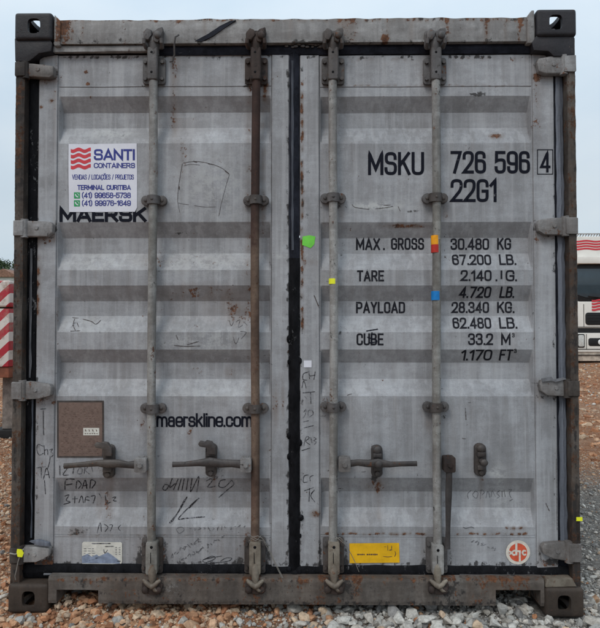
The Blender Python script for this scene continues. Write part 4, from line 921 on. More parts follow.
BARS = [(153.2, 151.3, 'clean'), (256, 254.6, 'rust'), (333.2, 333.6, 'clean'), (435.6, 437.6, 'clean')]
bars = []
for i, (xt, xb, kind) in enumerate(BARS):
    rusty = kind == 'rust'; mb = M['barrust'] if rusty else M['bar']
    xx0, z1 = at(xt, 50, YB); xx1, z0 = at(xb, 572, YB); bm = BM(); n = 40; path = []
    for k in range(n+1):
        t = k/n; path.append((xx0*(1-t)+xx1*t+.0022*math.sin(t*7+i*2), YB+.0015*math.sin(t*9+i), z1*(1-t)+z0*t))
    tube(bm, path, RB, 18)
    b = obj('locking_bar', bm, mb, cont, 60); bars.append(b)
    b['label'] = ['grey galvanised locking bar beside the dealer sign', 'rust brown locking bar', 'grey locking bar with one neon yellow tape band', 'grey locking bar with orange, red and blue tape'][i]
    mk = M['brkrust'] if rusty else M['brk']
    bracket(b, xt, 52, 82.5, mk); bracket(b, xb, 537, 578, M['frame'] if False else M['brk'], True)
    lower_sleeve(b, xb+(.3), 542 if i != 3 else 545, 574.5, M['brkpale'] if i in (1, 2) else M['bar'])
    cam_top(b, xt, mk, mk); cam_low(b, xb+.3, M['brkpale'], M['brkrust'], 1)
    guide(b, xt*.72+xb*.28, 199.5 if i < 2 else 197.2, M['brk']); guide(b, xt*.3+xb*.7, 409 if i < 2 else 407.5, M['brk'])
tape(bars[2], 333.4, 278.4, 283.8, M['neon'], 'neon_tape')
tape(bars[3], 436.4, 235, 244.2, M['orange'], 'orange_tape'); tape(bars[3], 436.5, 244.2, 252.2, M['redtape'], 'red_tape'); tape(bars[3], 436.6, 291, 300, M['bluetape'], 'blue_tape')
handle(bars[0], [(139, 464.5), (128, 465), (118, 463.5), (108, 464), (98, 463.2), (85, 464.4), (74, 465.4), (64, 466.2)], [9, 6.5, 8, 9, 6.5, 5.5, 5, 5.5], M['handle'], (135, 457.5, 147, 472), M['hinge'])
handle(bars[1], [(244, 464.5), (232, 463.5), (221, 463.5), (210, 462), (198, 463), (185, 464.2), (172.5, 464.6)], [9, 7.5, 8.5, 9.5, 6.5, 5, 5.5], M['handle'], (240.5, 457.5, 251.5, 472), M['hinge'])
handle(bars[2], [(346, 464), (358, 462.6), (368, 463.5), (378, 463), (390, 464.5), (400, 464), (417, 463.6)], [7, 6.5, 7.5, 9, 6, 5, 5.2], M['handle'], (338.5, 457, 350.5, 471.5), M['hinge'])
handle(bars[3], [(449.2, 466), (449, 480), (448.6, 496), (448.3, 512), (448, 530), (447.5, 549)], [6, 6.5, 6.5, 5.5, 4.6, 5.5], M['handle'], (443.5, 456.5, 455, 472), M['brkrust'])
# catches the handles drop into
def catch(door, cx, y0, y1, hook):
    F = door[1]; x, yy, z1 = onto(F, cx, y0); _, _, z0 = onto(F, cx, y1); bm = BM(); k = .00438; yf = .058
    prism(bm, rounded(x-5.5*k, x+5.5*k, z0, z1, .02), .030, yf, .004)
    box(bm, x-4.2*k, x+4.2*k, .012, .032, z0+.03, z0+.05, .004); box(bm, x-4.2*k, x+4.2*k, .012, .032, z1-.05, z1-.03, .004)
    if hook:
        prism(bm, [(x-10*k, z1-1*k), (x-11.5*k, z1+1.5*k), (x-9.5*k, z1+4.5*k), (x-5*k, z1+3.5*k), (x-3.5*k, z1+5*k), (x+2*k, z1+4*k), (x+5.6*k, z1-1*k), (x+5.6*k, z1-9*k), (x-2*k, z1-9*k), (x-3.5*k, z1-2*k)], -.006, .012, .004)
    else:
        ball(bm, x, .022, z1-.018, .02, (1, .7, 1)); tube(bm, [(x, .03, (z0+z1)/2), (x, -.02, (z0+z1)/2)], .011, 10); ball(bm, x, -.020, (z0+z1)/2, .016, (1, .5, 1))
    for zz in (z0+.018, z1-.022): bolt(bm, x, .030, zz, .012, .01)
    roughen(bm, .0008, .03, int(cx)); obj('handle_catch', bm, M['handle'], door[0], 45)
catch(DL, 110.5, 444, 477, True); catch(DL, 212, 443, 475.5, True); catch(DR, 376.4, 444.5, 476, False); catch(DR, 479, 443, 475, False)

# ------------------------------------------------------------------ hinges
def hinge(door, pts, mat, s, k0):
    bm = BM(); P = [at(*p, .03) for p in pts]; prism(bm, P, .018, .05, .0045)
    xs = [p[0] for p in P]; zs = [p[1] for p in P]; zc, hh = (min(zs)+max(zs))/2, (max(zs)-min(zs))/2
    bolt(bm, (min(xs)*.48+max(xs)*.52), .019, zc+.002, .010, .005)
    roughen(bm, .0009, .05, k0); obj('hinge', bm, mat, door[0], 50)
    bm = BM(); xk = X(23 if s < 0 else 566.5, .02); tube(bm, [(xk, .024, zc-hh-.004), (xk, .024, zc+hh+.004)], .017, 12)
    xa, xb = sorted((xk-s*.004, s*(HX-.003))); box(bm, xa, xb, .004, .040, zc-hh*.92, zc+hh*.92, .004)
    roughen(bm, .0009, .05, k0+40); obj('hinge_lug', bm, M['hinge'] if k0 % 3 else M['post'], door[0], 50)
for j, (y, q) in enumerate(((71, [(22, 63.5), (54, 66.5), (55, 69), (54.5, 76.5), (50, 78.6), (22, 77)]), (228, [(20.5, 220.5), (51, 222), (53.8, 225), (53, 233), (48, 236.8), (20.5, 237)]), (391, [(19, 383), (28, 381), (50, 384), (52.5, 387), (51.5, 395.5), (40, 398.5), (19, 399.5)]), (554, [(20, 546), (46, 546.5), (50.5, 548), (49.8, 555), (44, 558.5), (36, 561.5), (20, 562)]))):
    hinge(DL, q, M['hinge'] if j < 3 else M['frame'], -1, j)
for j, (y, q) in enumerate(((66, [(568, 57), (549, 57.5), (537.5, 59.5), (536.2, 63), (538, 72), (544, 74.5), (568, 74.5)]), (226, [(569, 217.5), (547, 218.5), (538.5, 220), (536.5, 224), (537.5, 231), (543, 234.5), (569, 235.5)]), (388, [(570, 380), (550, 380.5), (541, 380), (539.2, 384), (540, 391), (546, 395), (570, 396.5)]), (550, [(571, 541.5), (552, 542.5), (544, 543), (541, 547), (542.5, 553), (552, 558), (571, 561)]))):
    hinge(DR, q, M['hinge'], 1, j+10)
# bright bent strip over the right-hand third hinge and the left bottom hinge
bm = BM(); p = [at(541, 378.5, .015), at(551, 376.5, .015), at(553, 379.5, .015), at(563, 377.5, .015), at(566, 379, .015), at(555, 382, .015), at(551, 380.5, .015), at(542, 381.8, .015)]
prism(bm, p, .010, .014); obj('bent_strip', bm, M['peel'], DR[0])
bm = BM(); p = [at(29, 541.5, .015), at(38, 540, .015), at(49, 543, .015), at(50, 546.5, .015), at(40, 546, .015)]
prism(bm, p, .012, .03, .002); obj('bent_strip', bm, M['rubbergrey'], DL[0])
# lit top face of the right bottom casting, brightness painted as a pale plate
bm = BM(); prism(bm, [at(546, 588.5, -.01), at(548, 580.5, -.01), at(574, 580, -.01), at(578, 588, -.01)], .0, .05, .004); roughen(bm, .001, .03, 9); obj('casting_lit_top', bm, M['brkpale'], cont)
# hook and drip line on the header, tape stub on the right post
bm = BM()
tube(bm, [(*at(173, 57, .0),)][0:0] or [(at(178.5, 34, 0)[0], .006, at(178.5, 34, 0)[1]), (at(175.5, 37, 0)[0], -.002, at(175.5, 37, 0)[1]), (at(174, 44, 0)[0], .004, at(174, 44, 0)[1]), (at(173.5, 52, 0)[0], .02, at(173.5, 52, 0)[1]), (at(171, 58, 0)[0], .03, at(171, 58, 0)[1]), (at(168, 58.5, 0)[0], .03, at(168, 58.5, 0)[1])], .0042, 8)
obj('seal_hook', bm, M['brk'], hd)
bm = BM(); stp = [at(195, 41, .018), at(208, 34, .018), at(220, 26, .018), at(230, 21, .018), at(236, 20.2, .018), at(226, 27, .018), at(213, 36, .018), at(202, 41.5, .018)]
prism(bm, stp, .016, .03); obj('rubber_smear', bm, M['rubberblue'], hd)
bm = BM(); p = at(580.5, 519.5, 0); box(bm, X(576.5, 0, 520), X(582.5, 0, 520), .0, .003, Z(521.2, 0, 580), Z(517.4, 0, 580)); obj('yellow_tape', bm, M['neon'], cont)

# ------------------------------------------------------------------ loose things on the container
tg = empty('plastic_tag', (X(21, -.01), -.01, Z(553, -.01)), 'yellow plastic tag with a white cord tied on the hinge above the sill', 'tag')
def lp(px, py, y): a = at(px, py, y); return (a[0]-tg.location.x, y-tg.location.y, a[1]-tg.location.z)
bm = BM(); tube(bm, [lp(10, 553.5, .0), lp(15, 554.5, -.012), lp(20, 553, -.014), lp(24, 549, -.004)], .0035, 8); tube(bm, [lp(20, 556, -.012), lp(18, 562, -.014), lp(16.5, 570, -.012), lp(15, 576, -.01), lp(15.6, 580, -.008)], .0022, 8)
obj('cord', bm, M['wire'], tg)
bm = BM(); t_ = [lp(17.5, 549, -.015), lp(22, 549.5, -.017), lp(24, 553, -.016), lp(22.5, 557, -.015), lp(18, 556.5, -.017), lp(17, 552, -.016)]
f = [bm.verts.new(p) for p in t_]; bm.faces.new(f); r_ = bmesh.ops.extrude_face_region(bm, geom=bm.faces[:])
for v in r_['geom']:
    if isinstance(v, bmesh.types.BMVert): v.co.y -= .004
obj('tag_body', bm, M['neon'], tg)
def wire(label, paths, rad=.0012):
    bm = BM()
    for p in paths: tube(bm, [(*(at(a, b, y)[0],), y, at(a, b, y)[1]) for a, b, y in p], rad, 6)
    tagp(obj('wire', bm, M['wire'], None), label=label, category='wire')
wire('thin pale wire twisted round the foot of the rust brown locking bar', [[(249, 541, 0), (253, 537, -.012), (258, 536, -.012), (262, 538, -.01), (268, 546, -.008), (274, 560, -.006), (279, 570, -.006), (283, 578, -.012)], [(250, 538, -.006), (256, 541, -.012), (261, 536, -.01)], [(262, 538, -.008), (270, 553, -.006), (277, 568, -.004), (282, 578, -.010)], [(251, 536, -.008), (257, 539.5, -.013), (263, 541, -.006)]])
wire('thin dark wire curling across the yellow label on the door', [[(336, 537, -.006), (341, 541, -.012), (346, 545, -.008), (351, 554, .01), (355, 562, .02), (359, 572, .026)], [(335, 539, -.006), (340, 537.5, -.012), (345, 543, -.008)]], .0014)

# ------------------------------------------------------------------ GROUND
def smooth(a, b, v): t = np.clip((v-a)/(b-a), 0, 1); return t*t*(3-2*t)
_tw = [(rng.uniform(.15, 1.6), rng.uniform(0, 6.3), rng.uniform(0, 6.3), rng.uniform(0, 6.3)) for _ in range(16)]
def terrain(x, y):
    x = np.asarray(x, float); y = np.asarray(y, float)
    h = 0
    for f_, a, p, q in _tw: h = h+np.sin(f_*(x*math.cos(a)+y*math.sin(a))*2.4+p)*.5/(1+f_*2)*np.cos(q)
    near = smooth(2.0, 7, np.hypot(np.maximum(np.abs(x)-1.3, 0)*1.6, np.maximum(y-1, 0)+np.maximum(-y, 0)*.6))
    z = h*.045*near-.012
    z = z+.34*smooth(7.5, 12.2, y)*smooth(2.2, 4.2, x)*(1-smooth(25, 40, y))
    hill = smooth(35, 150, y-np.minimum(x*.3, 0))*9.5+smooth(130, 420, y)*16
    z = z+hill+smooth(40, 160, y)*h*.5
    z = z+.035*np.exp(-((x+1.0)/.20)**2-((y-.09)/.10)**2)+.02*np.exp(-((x-.95)/.2)**2-((y-.12)/.10)**2)
    return z
def axis(lims): 
    out = []
    for a, b, s in lims: out += list(np.arange(a, b, s))
    return np.array(out+[lims[-1][1]])
gx = axis([(-1500, -200, 60), (-200, -30, 8), (-30, -6, 1), (-6, 6, .12), (6, 14, .4), (14, 40, 2), (40, 200, 8), (200, 1500, 60)])
gy = axis([(-1200, -100, 60), (-100, -10, 6), (-10, -2, .6), (-2, 6, .10), (6, 20, .35), (20, 60, 2), (60, 260, 6), (260, 2000, 60)])
GX, GY = np.meshgrid(gx, gy); GZ = terrain(GX, GY)
def sheet(name, GX, GY, GZ, mat):
    nz, nx = GX.shape; idx = np.arange(nx*nz).reshape(nz, nx)
    q = np.stack([idx[:-1, :-1], idx[:-1, 1:], idx[1:, 1:], idx[1:, :-1]], -1).reshape(-1, 4)
    me = bpy.data.meshes.new(name); V = np.stack([GX, GY, GZ], -1).reshape(-1, 3)
    me.vertices.add(len(V)); me.vertices.foreach_set('co', V.ravel()); me.loops.add(len(q)*4); me.loops.foreach_set('vertex_index', q.ravel().astype(np.int32))
    me.polygons.add(len(q)); me.polygons.foreach_set('loop_start', (np.arange(len(q))*4).astype(np.int32)); me.update(); me.validate()
    me.shade_smooth(); return link(name, me, mat)
s = NT('red_earth')
n1 = s.noise(.7, 6, .6); n2 = s.noise(6, 8, .7); n3 = s.noise(34, 5, .7)
col = s.mix(s.rng(n1, .35, .65), (.44, .20, .10), (.48, .28, .175)); col = s.mix(s.rng(n2, .46, .68), col, (.27, .115, .06)); col = s.mix(s.rng(n3, .5, .66), col, (.52, .40, .31))
sp = s.n('ShaderNodeSeparateXYZ'); s.t.links.new(s.geo.outputs['Position'], sp.inputs[0])
gr = s.math('MULTIPLY', s.rng(s.math('ADD', sp.outputs[0], s.math('MULTIPLY', n2, .8)), .2, .9), s.rng(s.math('ADD', sp.outputs[1], s.math('MULTIPLY', n1, 2.2)), 4.4, 2.6))
col = s.mix(gr, col, s.mix(s.rng(n3, .35, .65), (.17, .15, .135), (.44, .41, .37)))
far = s.rng(sp.outputs[1], 45, 80); col = s.mix(far, col, s.mix(n1, (.05, .075, .025), (.11, .12, .05)))
s.set(s.b.inputs['Base Color'], col); s.b.inputs['Roughness'].default_value = .95; s.b.inputs['Specular IOR Level'].default_value = .1
s.bump(s.math('ADD', n2, s.math('MULTIPLY', n3, .6)), 1.0, .11); M['earth'] = s.m
g = sheet('ground', GX, GY, GZ, M['earth']); g['kind'] = 'structure'

# crushed stone: angular pieces, many shapes
def stone_shapes(n, npts):
    out = []
    for k in range(n):
        bm = BM(); rs = np.random.default_rng(100+k)
        for p in rs.normal(size=(npts, 3)):
            p = p/np.linalg.norm(p)*rs.uniform(.75, 1.0); bm.verts.new(p*np.array([1, rs.uniform(.6, .85), rs.uniform(.5, .75)])**1)
        bmesh.ops.convex_hull(bm, input=bm.verts); bmesh.ops.triangulate(bm, faces=bm.faces)
        loose = [v for v in bm.verts if not v.link_faces]; bmesh.ops.delete(bm, geom=loose, context='VERTS'); bm.verts.index_update()
        out.append((np.array([v.co[:] for v in bm.verts]), np.array([[v.index for v in f.verts] for f in bm.faces]))); bm.free()
    return out
SH = stone_shapes(8, 14)+stone_shapes(14, 26)
def rotm(n):
    q = rng.normal(size=(n, 4)); q /= np.linalg.norm(q, axis=1)[:, None]; w_, x, y, z = q.T
    return np.stack([1-2*(y*y+z*z), 2*(x*y-z*w_), 2*(x*z+y*w_), 2*(x*y+z*w_), 1-2*(x*x+z*z), 2*(y*z-x*w_), 2*(x*z-y*w_), 2*(y*z+x*w_), 1-2*(x*x+y*y)], -1).reshape(n, 3, 3)
def scatter(name, P, size, tint, mat, label):
    Vs, Fs_, Ts = [], [], []; n0 = 0; pick = rng.integers(0, len(SH), len(P)); RM = rotm(len(P))
    for k, (v, f) in enumerate(SH):
        ii = np.where(pick == k)[0]
        if not len(ii): continue
        vv = np.einsum('nij,vj->nvi', RM[ii], v)*size[ii][:, None, None]; vv[:, :, 2] *= .8; vv += P[ii][:, None, :]
        ff = f[None]+(np.arange(len(ii))*len(v))[:, None, None]+n0; n0 += len(ii)*len(v)
        Vs.append(vv.reshape(-1, 3)); Fs_.append(ff.reshape(-1, 3)); Ts.append(np.repeat(tint[ii], len(v), 0))
    V, Fc, T = np.concatenate(Vs), np.concatenate(Fs_), np.concatenate(Ts)
    me = bpy.data.meshes.new(name); me.vertices.add(len(V)); me.vertices.foreach_set('co', V.ravel()); me.loops.add(len(Fc)*3); me.loops.foreach_set('vertex_index', Fc.ravel().astype(np.int32))
    me.polygons.add(len(Fc)); me.polygons.foreach_set('loop_start', (np.arange(len(Fc))*3).astype(np.int32)); me.update(); me.shade_flat()
    a = me.attributes.new('tint', 'FLOAT_COLOR', 'POINT'); a.data.foreach_set('color', np.concatenate([T, np.ones((len(T), 1))], 1).astype(np.float32).ravel())
    return tagp(link(name, me, mat), kind='stuff', label=label)
s = NT('stone'); a = s.attr('tint'); n1 = s.noise(70, 5, .7); n2 = s.noise(260, 3, .6)
col = s.mix(1.0, a.outputs['Color'], s.mix(s.rng(n1, .3, .7), grey(.72), grey(1.22)), 'MULTIPLY'); col = s.mix(.6, col, s.mix(n2, grey(.7), grey(1.3)), 'MULTIPLY')
s.set(s.b.inputs['Base Color'], col); s.b.inputs['Roughness'].default_value = .92; s.b.inputs['Specular IOR Level'].default_value = .15; s.bump(s.math('ADD', n1, n2), .5, .004); M['stone'] = s.m
REDS = np.array([(.45, .25, .145), (.50, .32, .205), (.40, .19, .10), (.46, .34, .245), (.31, .145, .08), (.52, .39, .275)]); GREYS = np.array([(.42, .40, .365), (.50, .48, .44), (.30, .29, .27), (.37, .34, .30), (.22, .21, .20), (.46, .42, .37)])
def zone(x0, x1, y0, y1, dens, s0, s1, redfn, lift=.35):
    n = int((x1-x0)*(y1-y0)*dens); x = rng.uniform(x0, x1, n); y = rng.uniform(y0, y1, n); sz = s0+(s1-s0)*rng.random(n)**3.0
    under = (np.abs(x) < 1.24) & (y > .42) & (y < LEN-.1); side = (np.abs(x) < HX+.012) & (np.abs(x) > 1.03) & (y > -.012) & (y < .19)
    heap = np.zeros_like(side)
    keep = ~under & (~side | heap); x, y, sz = x[keep], y[keep], sz[keep]; z = terrain(x, y)+sz*lift*rng.uniform(-.4, 1, len(x))
    red = rng.random(len(x)) < redfn(x, y)
    t = np.where(red[:, None], REDS[rng.integers(0, 6, len(x))], GREYS[rng.integers(0, 6, len(x))])*rng.uniform(.8, 1.18, len(x))[:, None]
    return np.stack([x, y, z], -1), sz, t, red
rf = lambda x, y: np.where(x < -.25, .93, np.where(x < .12, .5, .06))+0*y
rfR = lambda x, y: smooth(1.8, 3.0, y)*.85+.06
Zs = [zone(-1.9, 1.9, -.5, .4, 5200, .0035, .009, rf, .6), zone(-3.4, -1.19, .0, 3.5, 1500, .004, .010, lambda x, y: .93+0*x), zone(1.19, 3.4, .0, 3.5, 1800, .004, .010, rfR), zone(-1.9, 1.9, -.75, .45, 2600, .008, .028, rf, .6), zone(-1.9, -.25, -.5, .3, 1100, .016, .040, rf, .5), zone(.0, 1.9, -.5, .2, 520, .020, .052, rf, .5),
      zone(-4.6, -1.19, .0, 7, 620, .010, .034, lambda x, y: .9+0*x), zone(-3.2, -1.19, .0, 2.5, 900, .008, .022, lambda x, y: .9+0*x),
      zone(1.19, 4.6, .0, 3.0, 700, .006, .026, rfR), zone(1.19, 6, 3, 9, 60, .010, .05, rfR), zone(1.5, 5, 2, 6, 400, .004, .011, rfR), zone(1.6, 8, 3, 11, 45, .02, .08, lambda x, y: 1+0*x, .1), zone(-7, -1.19, 5, 14, 60, .02, .06, lambda x, y: .9+0*x), zone(2, 9, 8, 12, 60, .02, .07, lambda x, y: .85+0*x)]
P = np.concatenate([z[0] for z in Zs]); SZ = np.concatenate([z[1] for z in Zs]); T = np.concatenate([z[2] for z in Zs]); RD = np.concatenate([z[3] for z in Zs])
scatter('gravel', P[RD], SZ[RD], T[RD], M['stone'], 'orange brown gravel'); scatter('gravel', P[~RD], SZ[~RD], T[~RD], M['stone'], 'pale grey crushed stone')
# the biggest pale stones lying loose along the sill
for k, (px, py, sz) in enumerate(((345, 614, .040), (368, 612, .042), (386, 619, .030), (399, 612, .052), (425, 617, .055), (447, 613, .040), (470, 617, .036), (492, 616, .042), (333, 622, .036), (358, 624, .03), (408, 624, .045), (438, 626, .04), (512, 622, .034), (300, 619, .030), (222, 622, .026))):
    y = -.035-(py-612)*.006; x = X(px, y, py); v, f = SH[k % len(SH)]; me = bpy.data.meshes.new('loose_stone')
    ang = k*1.7; Rz = np.array([[math.cos(ang), -math.sin(ang), 0], [math.sin(ang), math.cos(ang), 0], [0, 0, 1]]); vv = (v*np.array([1.15, .95, .8])*sz)@Rz.T
    bm = BM(); vs = [bm.verts.new(p) for p in vv]; [bm.faces.new([vs[i] for i in q]) for q in f]; bevel(bm, bm.edges[:], sz*.05, 1); bm.to_mesh(me); bm.free()
    a = me.attributes.new('tint', 'FLOAT_COLOR', 'POINT'); tn = GREYS[(1, 5, 0, 1)[k % 4]]*1.02; a.data.foreach_set('color', np.tile([*tn, 1], len(me.vertices)).astype(np.float32))
    o = link('loose_stone', me, M['stone']); o.location = (x, y, float(terrain(x, y))+sz*.38)
    tagp(o, label='large pale crushed stone lying loose along the container sill', category='stone', group='large pale stones along the sill')

# ------------------------------------------------------------------ BEYOND: striped steel body on the left
s = NT('red_white_stripes'); sp = s.n('ShaderNodeSeparateXYZ'); tcn = s.n('ShaderNodeTexCoord'); s.t.links.new(tcn.outputs['Object'], sp.inputs[0])
band = s.math('FRACT', s.math('MULTIPLY', s.math('SUBTRACT', sp.outputs[2], s.math('MULTIPLY', sp.outputs[0], .95)), 4.9))
col = s.mix(s.rng(band, .49, .51), (.66, .60, .55), (.42, .02, .035)); col = s.mix(s.rng(s.noise(6, 6, .7), .5, .75), col, (.30, .2, .15))
s.set(s.b.inputs['Base Color'], col); s.b.inputs['Roughness'].default_value = .5; M['stripes'] = s.m
M['rustred'] = plain('rust_red_steel', (.20, .07, .04), .7, .4, 12); M['greysteel'] = plain('grey_steel', (.20, .17, .15), .6, .4, 12); M['black'] = plain('black_rubber', (.015, .014, .014), .7, .3, 20)
YM = 3.9; xr = X(10.2, YM, 330)
mc = empty('striped_barrier', (xr-.5, YM+.3, float(terrain(xr-.5, YM))), 'red and white diagonally striped steel body on grey legs', 'barrier')
mz = mc.location.z
def mbx(name, mat, x0, x1, y0, y1, pa, pb, bev=.01):
    bm = BM(); box(bm, x0+.5, x1+.5, y0-.3, y1-.3, Z(pb, YM, 5)-mz, Z(pa, YM, 5)-mz, bev, 3); return obj(name, bm, mat, mc)
mbx('upper_panel', M['stripes'], -1.5, .0, -.02, .58, 280.5, 307, .03); mbx('lower_panel', M['stripes'], -1.5, -.012, .0, .56, 308.5, 367, .015); mbx('skirt', M['rustred'], -1.48, -.02, .02, .54, 367.2, 378, .01)
for a, b in ((-.18, -.05), (-1.42, -1.29)): 
    l = mbx('leg', M['greysteel'], a, b, .2, .33, 378.2, 432, .008); mbx('foot_pad', M['black'], a-.10, b+.06, .12, .42, 432.2, 441, .015)

# truck parked on the right, facing the camera
M['cab'] = plain('cab_white', (.76, .73, .67), .3, .06, 4, .5, .02); M['mud'] = plain('muddy_white', (.45, .38, .31), .8, .4, 8); M['grille'] = plain('grille_black', (.012, .012, .013), .45, .3, 20)
M['glass'] = plain('windscreen', (.035, .055, .07), .08, .2, 2, .6, 0); M['lamp'] = plain('lamp_lens', (.55, .55, .52), .12, .2, 30, .6, .1); M['fog'] = plain('fog_lens', (.8, .8, .78), .15, .1, 30, .6, .1); M['cargo'] = plain('cargo_grey', (.50, .49, .47), .6, .2, 3)
YT = 12.5; xc = X(619, YT, 328); gz0 = .24
tk = empty('truck', (xc, YT, gz0), 'cream white truck cab facing forward with red wave emblems above the windscreen', 'truck')
def tz(py): return Z(py, YT, 588)-gz0
def tx(px): return X(px, YT, 300)-xc
bm = BM(); prism(bm, rounded(-1.25, 1.25, tz(332), tz(236), .16, 6), .06, 1.9, .11, 4); obj('cab', bm, M['cab'], tk)
bm = BM(); prism(bm, rounded(-1.16, 1.16, tz(301.5), tz(264), .26, 7), .035, .10, .012); obj('windscreen_frame', bm, M['grille'], tk)
bm = BM(); prism(bm, [(-1.1, tz(290)), (-1.02, tz(294.5)), (-.8, tz(297.5)), (.8, tz(297.5)), (1.02, tz(294.5)), (1.1, tz(290)), (1.07, tz(268.5)), (-1.07, tz(268.5))], .022, .05, .008); obj('windscreen', bm, M['glass'], tk)
bm = BM(); prism(bm, [(-1.2, tz(264)), (1.2, tz(264)), (1.2, tz(257)), (-1.2, tz(257))], -.12, .06, .02); obj('sun_visor', bm, M['cab'], tk)
bm = BM(); wavy(bm, lambda x, y: (tx(x), .054, tz(y)), 575, 608, 240, 249.5, 4); obj('wave_emblem', bm, M['redp'], tk, None)
bm = BM(); wavy(bm, lambda x, y: (tx(x), .010, tz(y)), 592, 612, 299.5, 310.5, 4); obj('wave_emblem', bm, M['redp'], tk, None)
bm = BM(); prism(bm, rounded(-1.22, 1.22, tz(328), tz(301.5), .08), .02, .10, .028, 3); obj('front_panel', bm, M['cab'], tk)
for a, b in ((312.5, 325),):
    bm = BM(); prism(bm, rounded(tx(585.5), -tx(585.5), tz(b), tz(a), .07), .008, .05, .008)
    for k in range(4): box(bm, tx(587), -tx(587), .000, .02, tz(b)+.03+k*.07, tz(b)+.045+k*.07, .004)
    obj('grille', bm, M['grille'], tk)
bm = BM(); box(bm, -1.19, 1.19, .04, .12, tz(333), tz(328)); obj('panel_gap', bm, M['grille'], tk)
bm = BM()
for a, b, zz in ((-1.2, 1.2, 327), (-1.22, 1.22, 349.2), (-1.2, 1.2, 355)): box(bm, a, b, .012 if zz < 330 else -.056, .06, tz(zz)-.008, tz(zz)+.008)
for q in (-1, 1): box(bm, q*abs(tx(584))-.006, q*abs(tx(584))+.006, .016, .06, tz(327), tz(304)); box(bm, q*abs(tx(585))-.006, q*abs(tx(585))+.006, -.056, .02, tz(349), tz(334))
obj('panel_seam', bm, M['grille'], tk)
bm = BM(); prism(bm, rounded(-1.25, 1.25, tz(352), tz(333), .08, 5), -.05, .55, .03, 3); obj('bumper', bm, M['cab'], tk)
bm = BM(); prism(bm, rounded(-1.18, 1.18, tz(361), tz(351), .07, 5), -.03, .5, .03, 3); obj('bumper_skirt', bm, M['mud'], tk)
for sgn in (-1, 1):
    bm = BM(); a, b = sorted((sgn*abs(tx(575.8)), sgn*abs(tx(583)))); prism(bm, rounded(a, b, tz(347.5), tz(334), .03), -.07, -.02, .01); hl = obj('headlight', bm, M['grille'], tk)
    bm = BM(); prism(bm, rounded(a+.02, b-.02, tz(346.5), tz(335), .03), -.082, -.06, .012); obj('lens', bm, M['lamp'], hl)
    a, b = sorted((sgn*abs(tx(587)), sgn*abs(tx(604)))); bm = BM(); prism(bm, rounded(a, b, tz(346), tz(338), .05), -.06, -.03, .008); fl = obj('fog_lamp', bm, M['grille'], tk)
    bm = BM(); ball(bm, sgn*abs(tx(599)), -.066, tz(342), .07, (1, .2, 1)); obj('lens', bm, M['fog'], fl)
    bm = BM(); tube(bm, [(sgn*1.23, .25, tz(272)), (sgn*1.42, .1, tz(271)), (sgn*1.45, .1, tz(276))], .02, 8); prism(bm, rounded(sgn*1.45-.11, sgn*1.45+.11, tz(296), tz(274), .06), .04, .14, .02); obj('mirror', bm, M['grille'], tk)
    for yy in (1.2, 4.6, 5.9):
        bm = BM(); tube(bm, [(sgn*.82, yy, .5), (sgn*.86, yy, .5), (sgn*1.12, yy, .5), (sgn*1.16, yy, .5)], [.44, .5, .5, .44], 28); wh = obj('wheel', bm, M['black'], tk)
        bm = BM(); tube(bm, [(sgn*1.14, yy, .5), (sgn*1.175, yy, .5)], [.28, .22], 20); obj('rim', bm, M['greysteel'], wh)
    bm = BM(); tube(bm, [(sgn*.15, .012, tz(299)), (sgn*.75, .0, tz(296))], .015, 6); obj('wiper', bm, M['grille'], tk)
bm = BM()
for k in range(34): x = -1.15+k*2.3/33; tube(bm, [(x-.03, .3, tz(236.2)), (x+.03, .3, tz(232))], .012, 5)
for q in (232, 235.8): tube(bm, [(-1.18, .3, tz(q)), (1.18, .3, tz(q))], .014, 6)
obj('roof_rack', bm, M['greysteel'], tk)
bm = BM(); box(bm, -1.25, 1.25, 2.1, 8.5, 1.05, tz(238), .04); obj('cargo_body', bm, M['cargo'], tk)
bm = BM(); box(bm, -.45, .45, .6, 8.4, .62, 1.0, .02); obj('chassis', bm, M['grille'], tk)

# houses and trees on the rise far behind
M['plaster'] = plain('house_white', (.62, .60, .56), .8, .15, 1); M['tile'] = plain('roof_tile', (.24, .13, .09), .8, .3, 3); M['pane'] = plain('window_dark', (.04, .05, .06), .2, .2, 5, .5)
def house(x, y, w_, h_, label, mat, roof):
    z = float(terrain(x, y)); t = empty('house', (x, y, z), label, 'house', 'houses on the far rise')
    bm = BM(); box(bm, -w_/2, w_/2, 0, 6, -1, h_, .03, 1); obj('wall', bm, mat, t)
    bm = BM(); prism(bm, [(-w_/2-.4, h_), (w_/2+.4, h_), (0, h_+1.5)], -.4, 6.4); obj('roof', bm, roof, t)
    for k in (-1, 1):
        bm = BM(); box(bm, k*w_*.25-.5, k*w_*.25+.5, -.03, .02, h_*.35, h_*.75); obj('window', bm, M['pane'], t)
def far_x(px, y): return X(px, y, 270)
house(far_x(4, 104), 104, 5, 2.6, 'white house with a brown roof under the trees', M['plaster'], M['tile'])
house(far_x(12, 112), 112, 4, 2.6, 'pale grey house with a grey roof under the trees', plain('house_grey', (.45, .45, .46), .8, .15, 1), plain('roof_grey', (.25, .25, .26), .8, .2, 3))
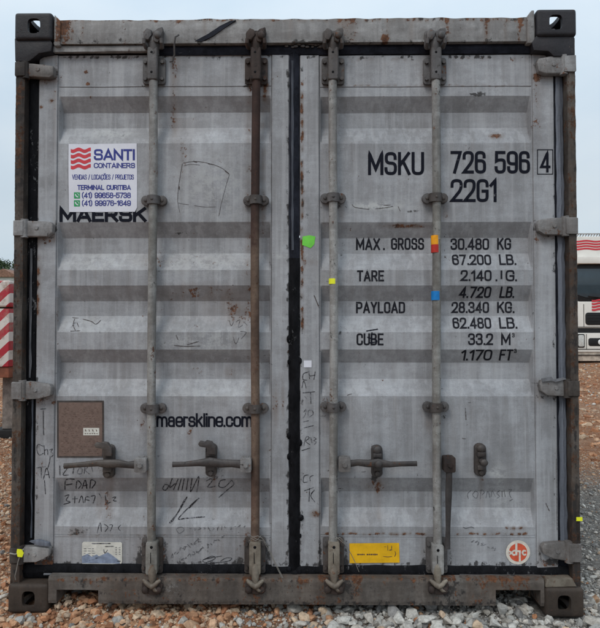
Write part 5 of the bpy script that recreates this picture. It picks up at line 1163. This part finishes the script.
s = NT('leaves'); oi = s.n('ShaderNodeObjectInfo'); n1 = s.noise(1.1, 4, .6); col = s.mix(s.rng(n1, .35, .65), (.028, .055, .018), (.085, .12, .04)); col = s.mix(s.math('MULTIPLY', oi.outputs['Random'], .5), col, (.05, .075, .045))
s.set(s.b.inputs['Base Color'], col); s.b.inputs['Roughness'].default_value = .7; M['leaf'] = s.m; M['bark'] = plain('bark', (.10, .075, .055), .9, .4, 8)
def tree(x, y, h_, label, sd_):
    rt = np.random.default_rng(sd_); z = float(terrain(x, y)); t = empty('tree', (x, y, z), label, 'tree', 'trees on the far rise'); bm = BM()
    tube(bm, [(0, 0, -.6), (.1, 0, h_*.3), (-.1, .1, h_*.62)], [.35, .26, .14], 8)
    for k in range(6): a = k*1.05+rt.uniform(0, .5); tube(bm, [(0, 0, h_*(.28+.05*k)), (math.cos(a)*h_*.18, math.sin(a)*h_*.18, h_*(.45+.06*k))], [.12, .05], 6)
    obj('trunk', bm, M['bark'], t); cl = [(rt.normal(size=3)*np.array([.19, .19, .14])*h_+np.array([0, 0, h_*.66]), rt.uniform(.10, .19)*h_) for _ in range(15)]
    N = 2600; c_ = np.array([cl[i][0] for i in rt.integers(0, 15, N)]); r_ = np.array([cl[i][1] for i in rt.integers(0, 15, N)])
    d = rt.normal(size=(N, 3)); d /= np.linalg.norm(d, axis=1)[:, None]; p = c_+d*(r_*rt.random(N)**.35)[:, None]; q = rt.normal(size=(N, 3, 3))*.022*h_+p[:, None, :]
    me = bpy.data.meshes.new('crown'); me.from_pydata(q.reshape(-1, 3).tolist(), [], np.arange(N*3).reshape(-1, 3).tolist()); link('crown', me, M['leaf'], t)
for k, (px, y, h_, lb) in enumerate(((-14, 128, 6.5, 'broad dark green tree standing clear of the frame edge'), (-3, 132, 7.2, 'tall round green tree rising behind the white house'), (8, 126, 6.1, 'low spreading green tree between the two houses'), (17, 134, 6.8, 'green tree beside the container edge above the grey roof'), (1, 118, 4.0, 'small bushy tree close behind the white house'), (28, 130, 6.5, 'green tree hidden mostly by the container corner'))):
    tree(far_x(px, y), y, h_, lb, 300+k)
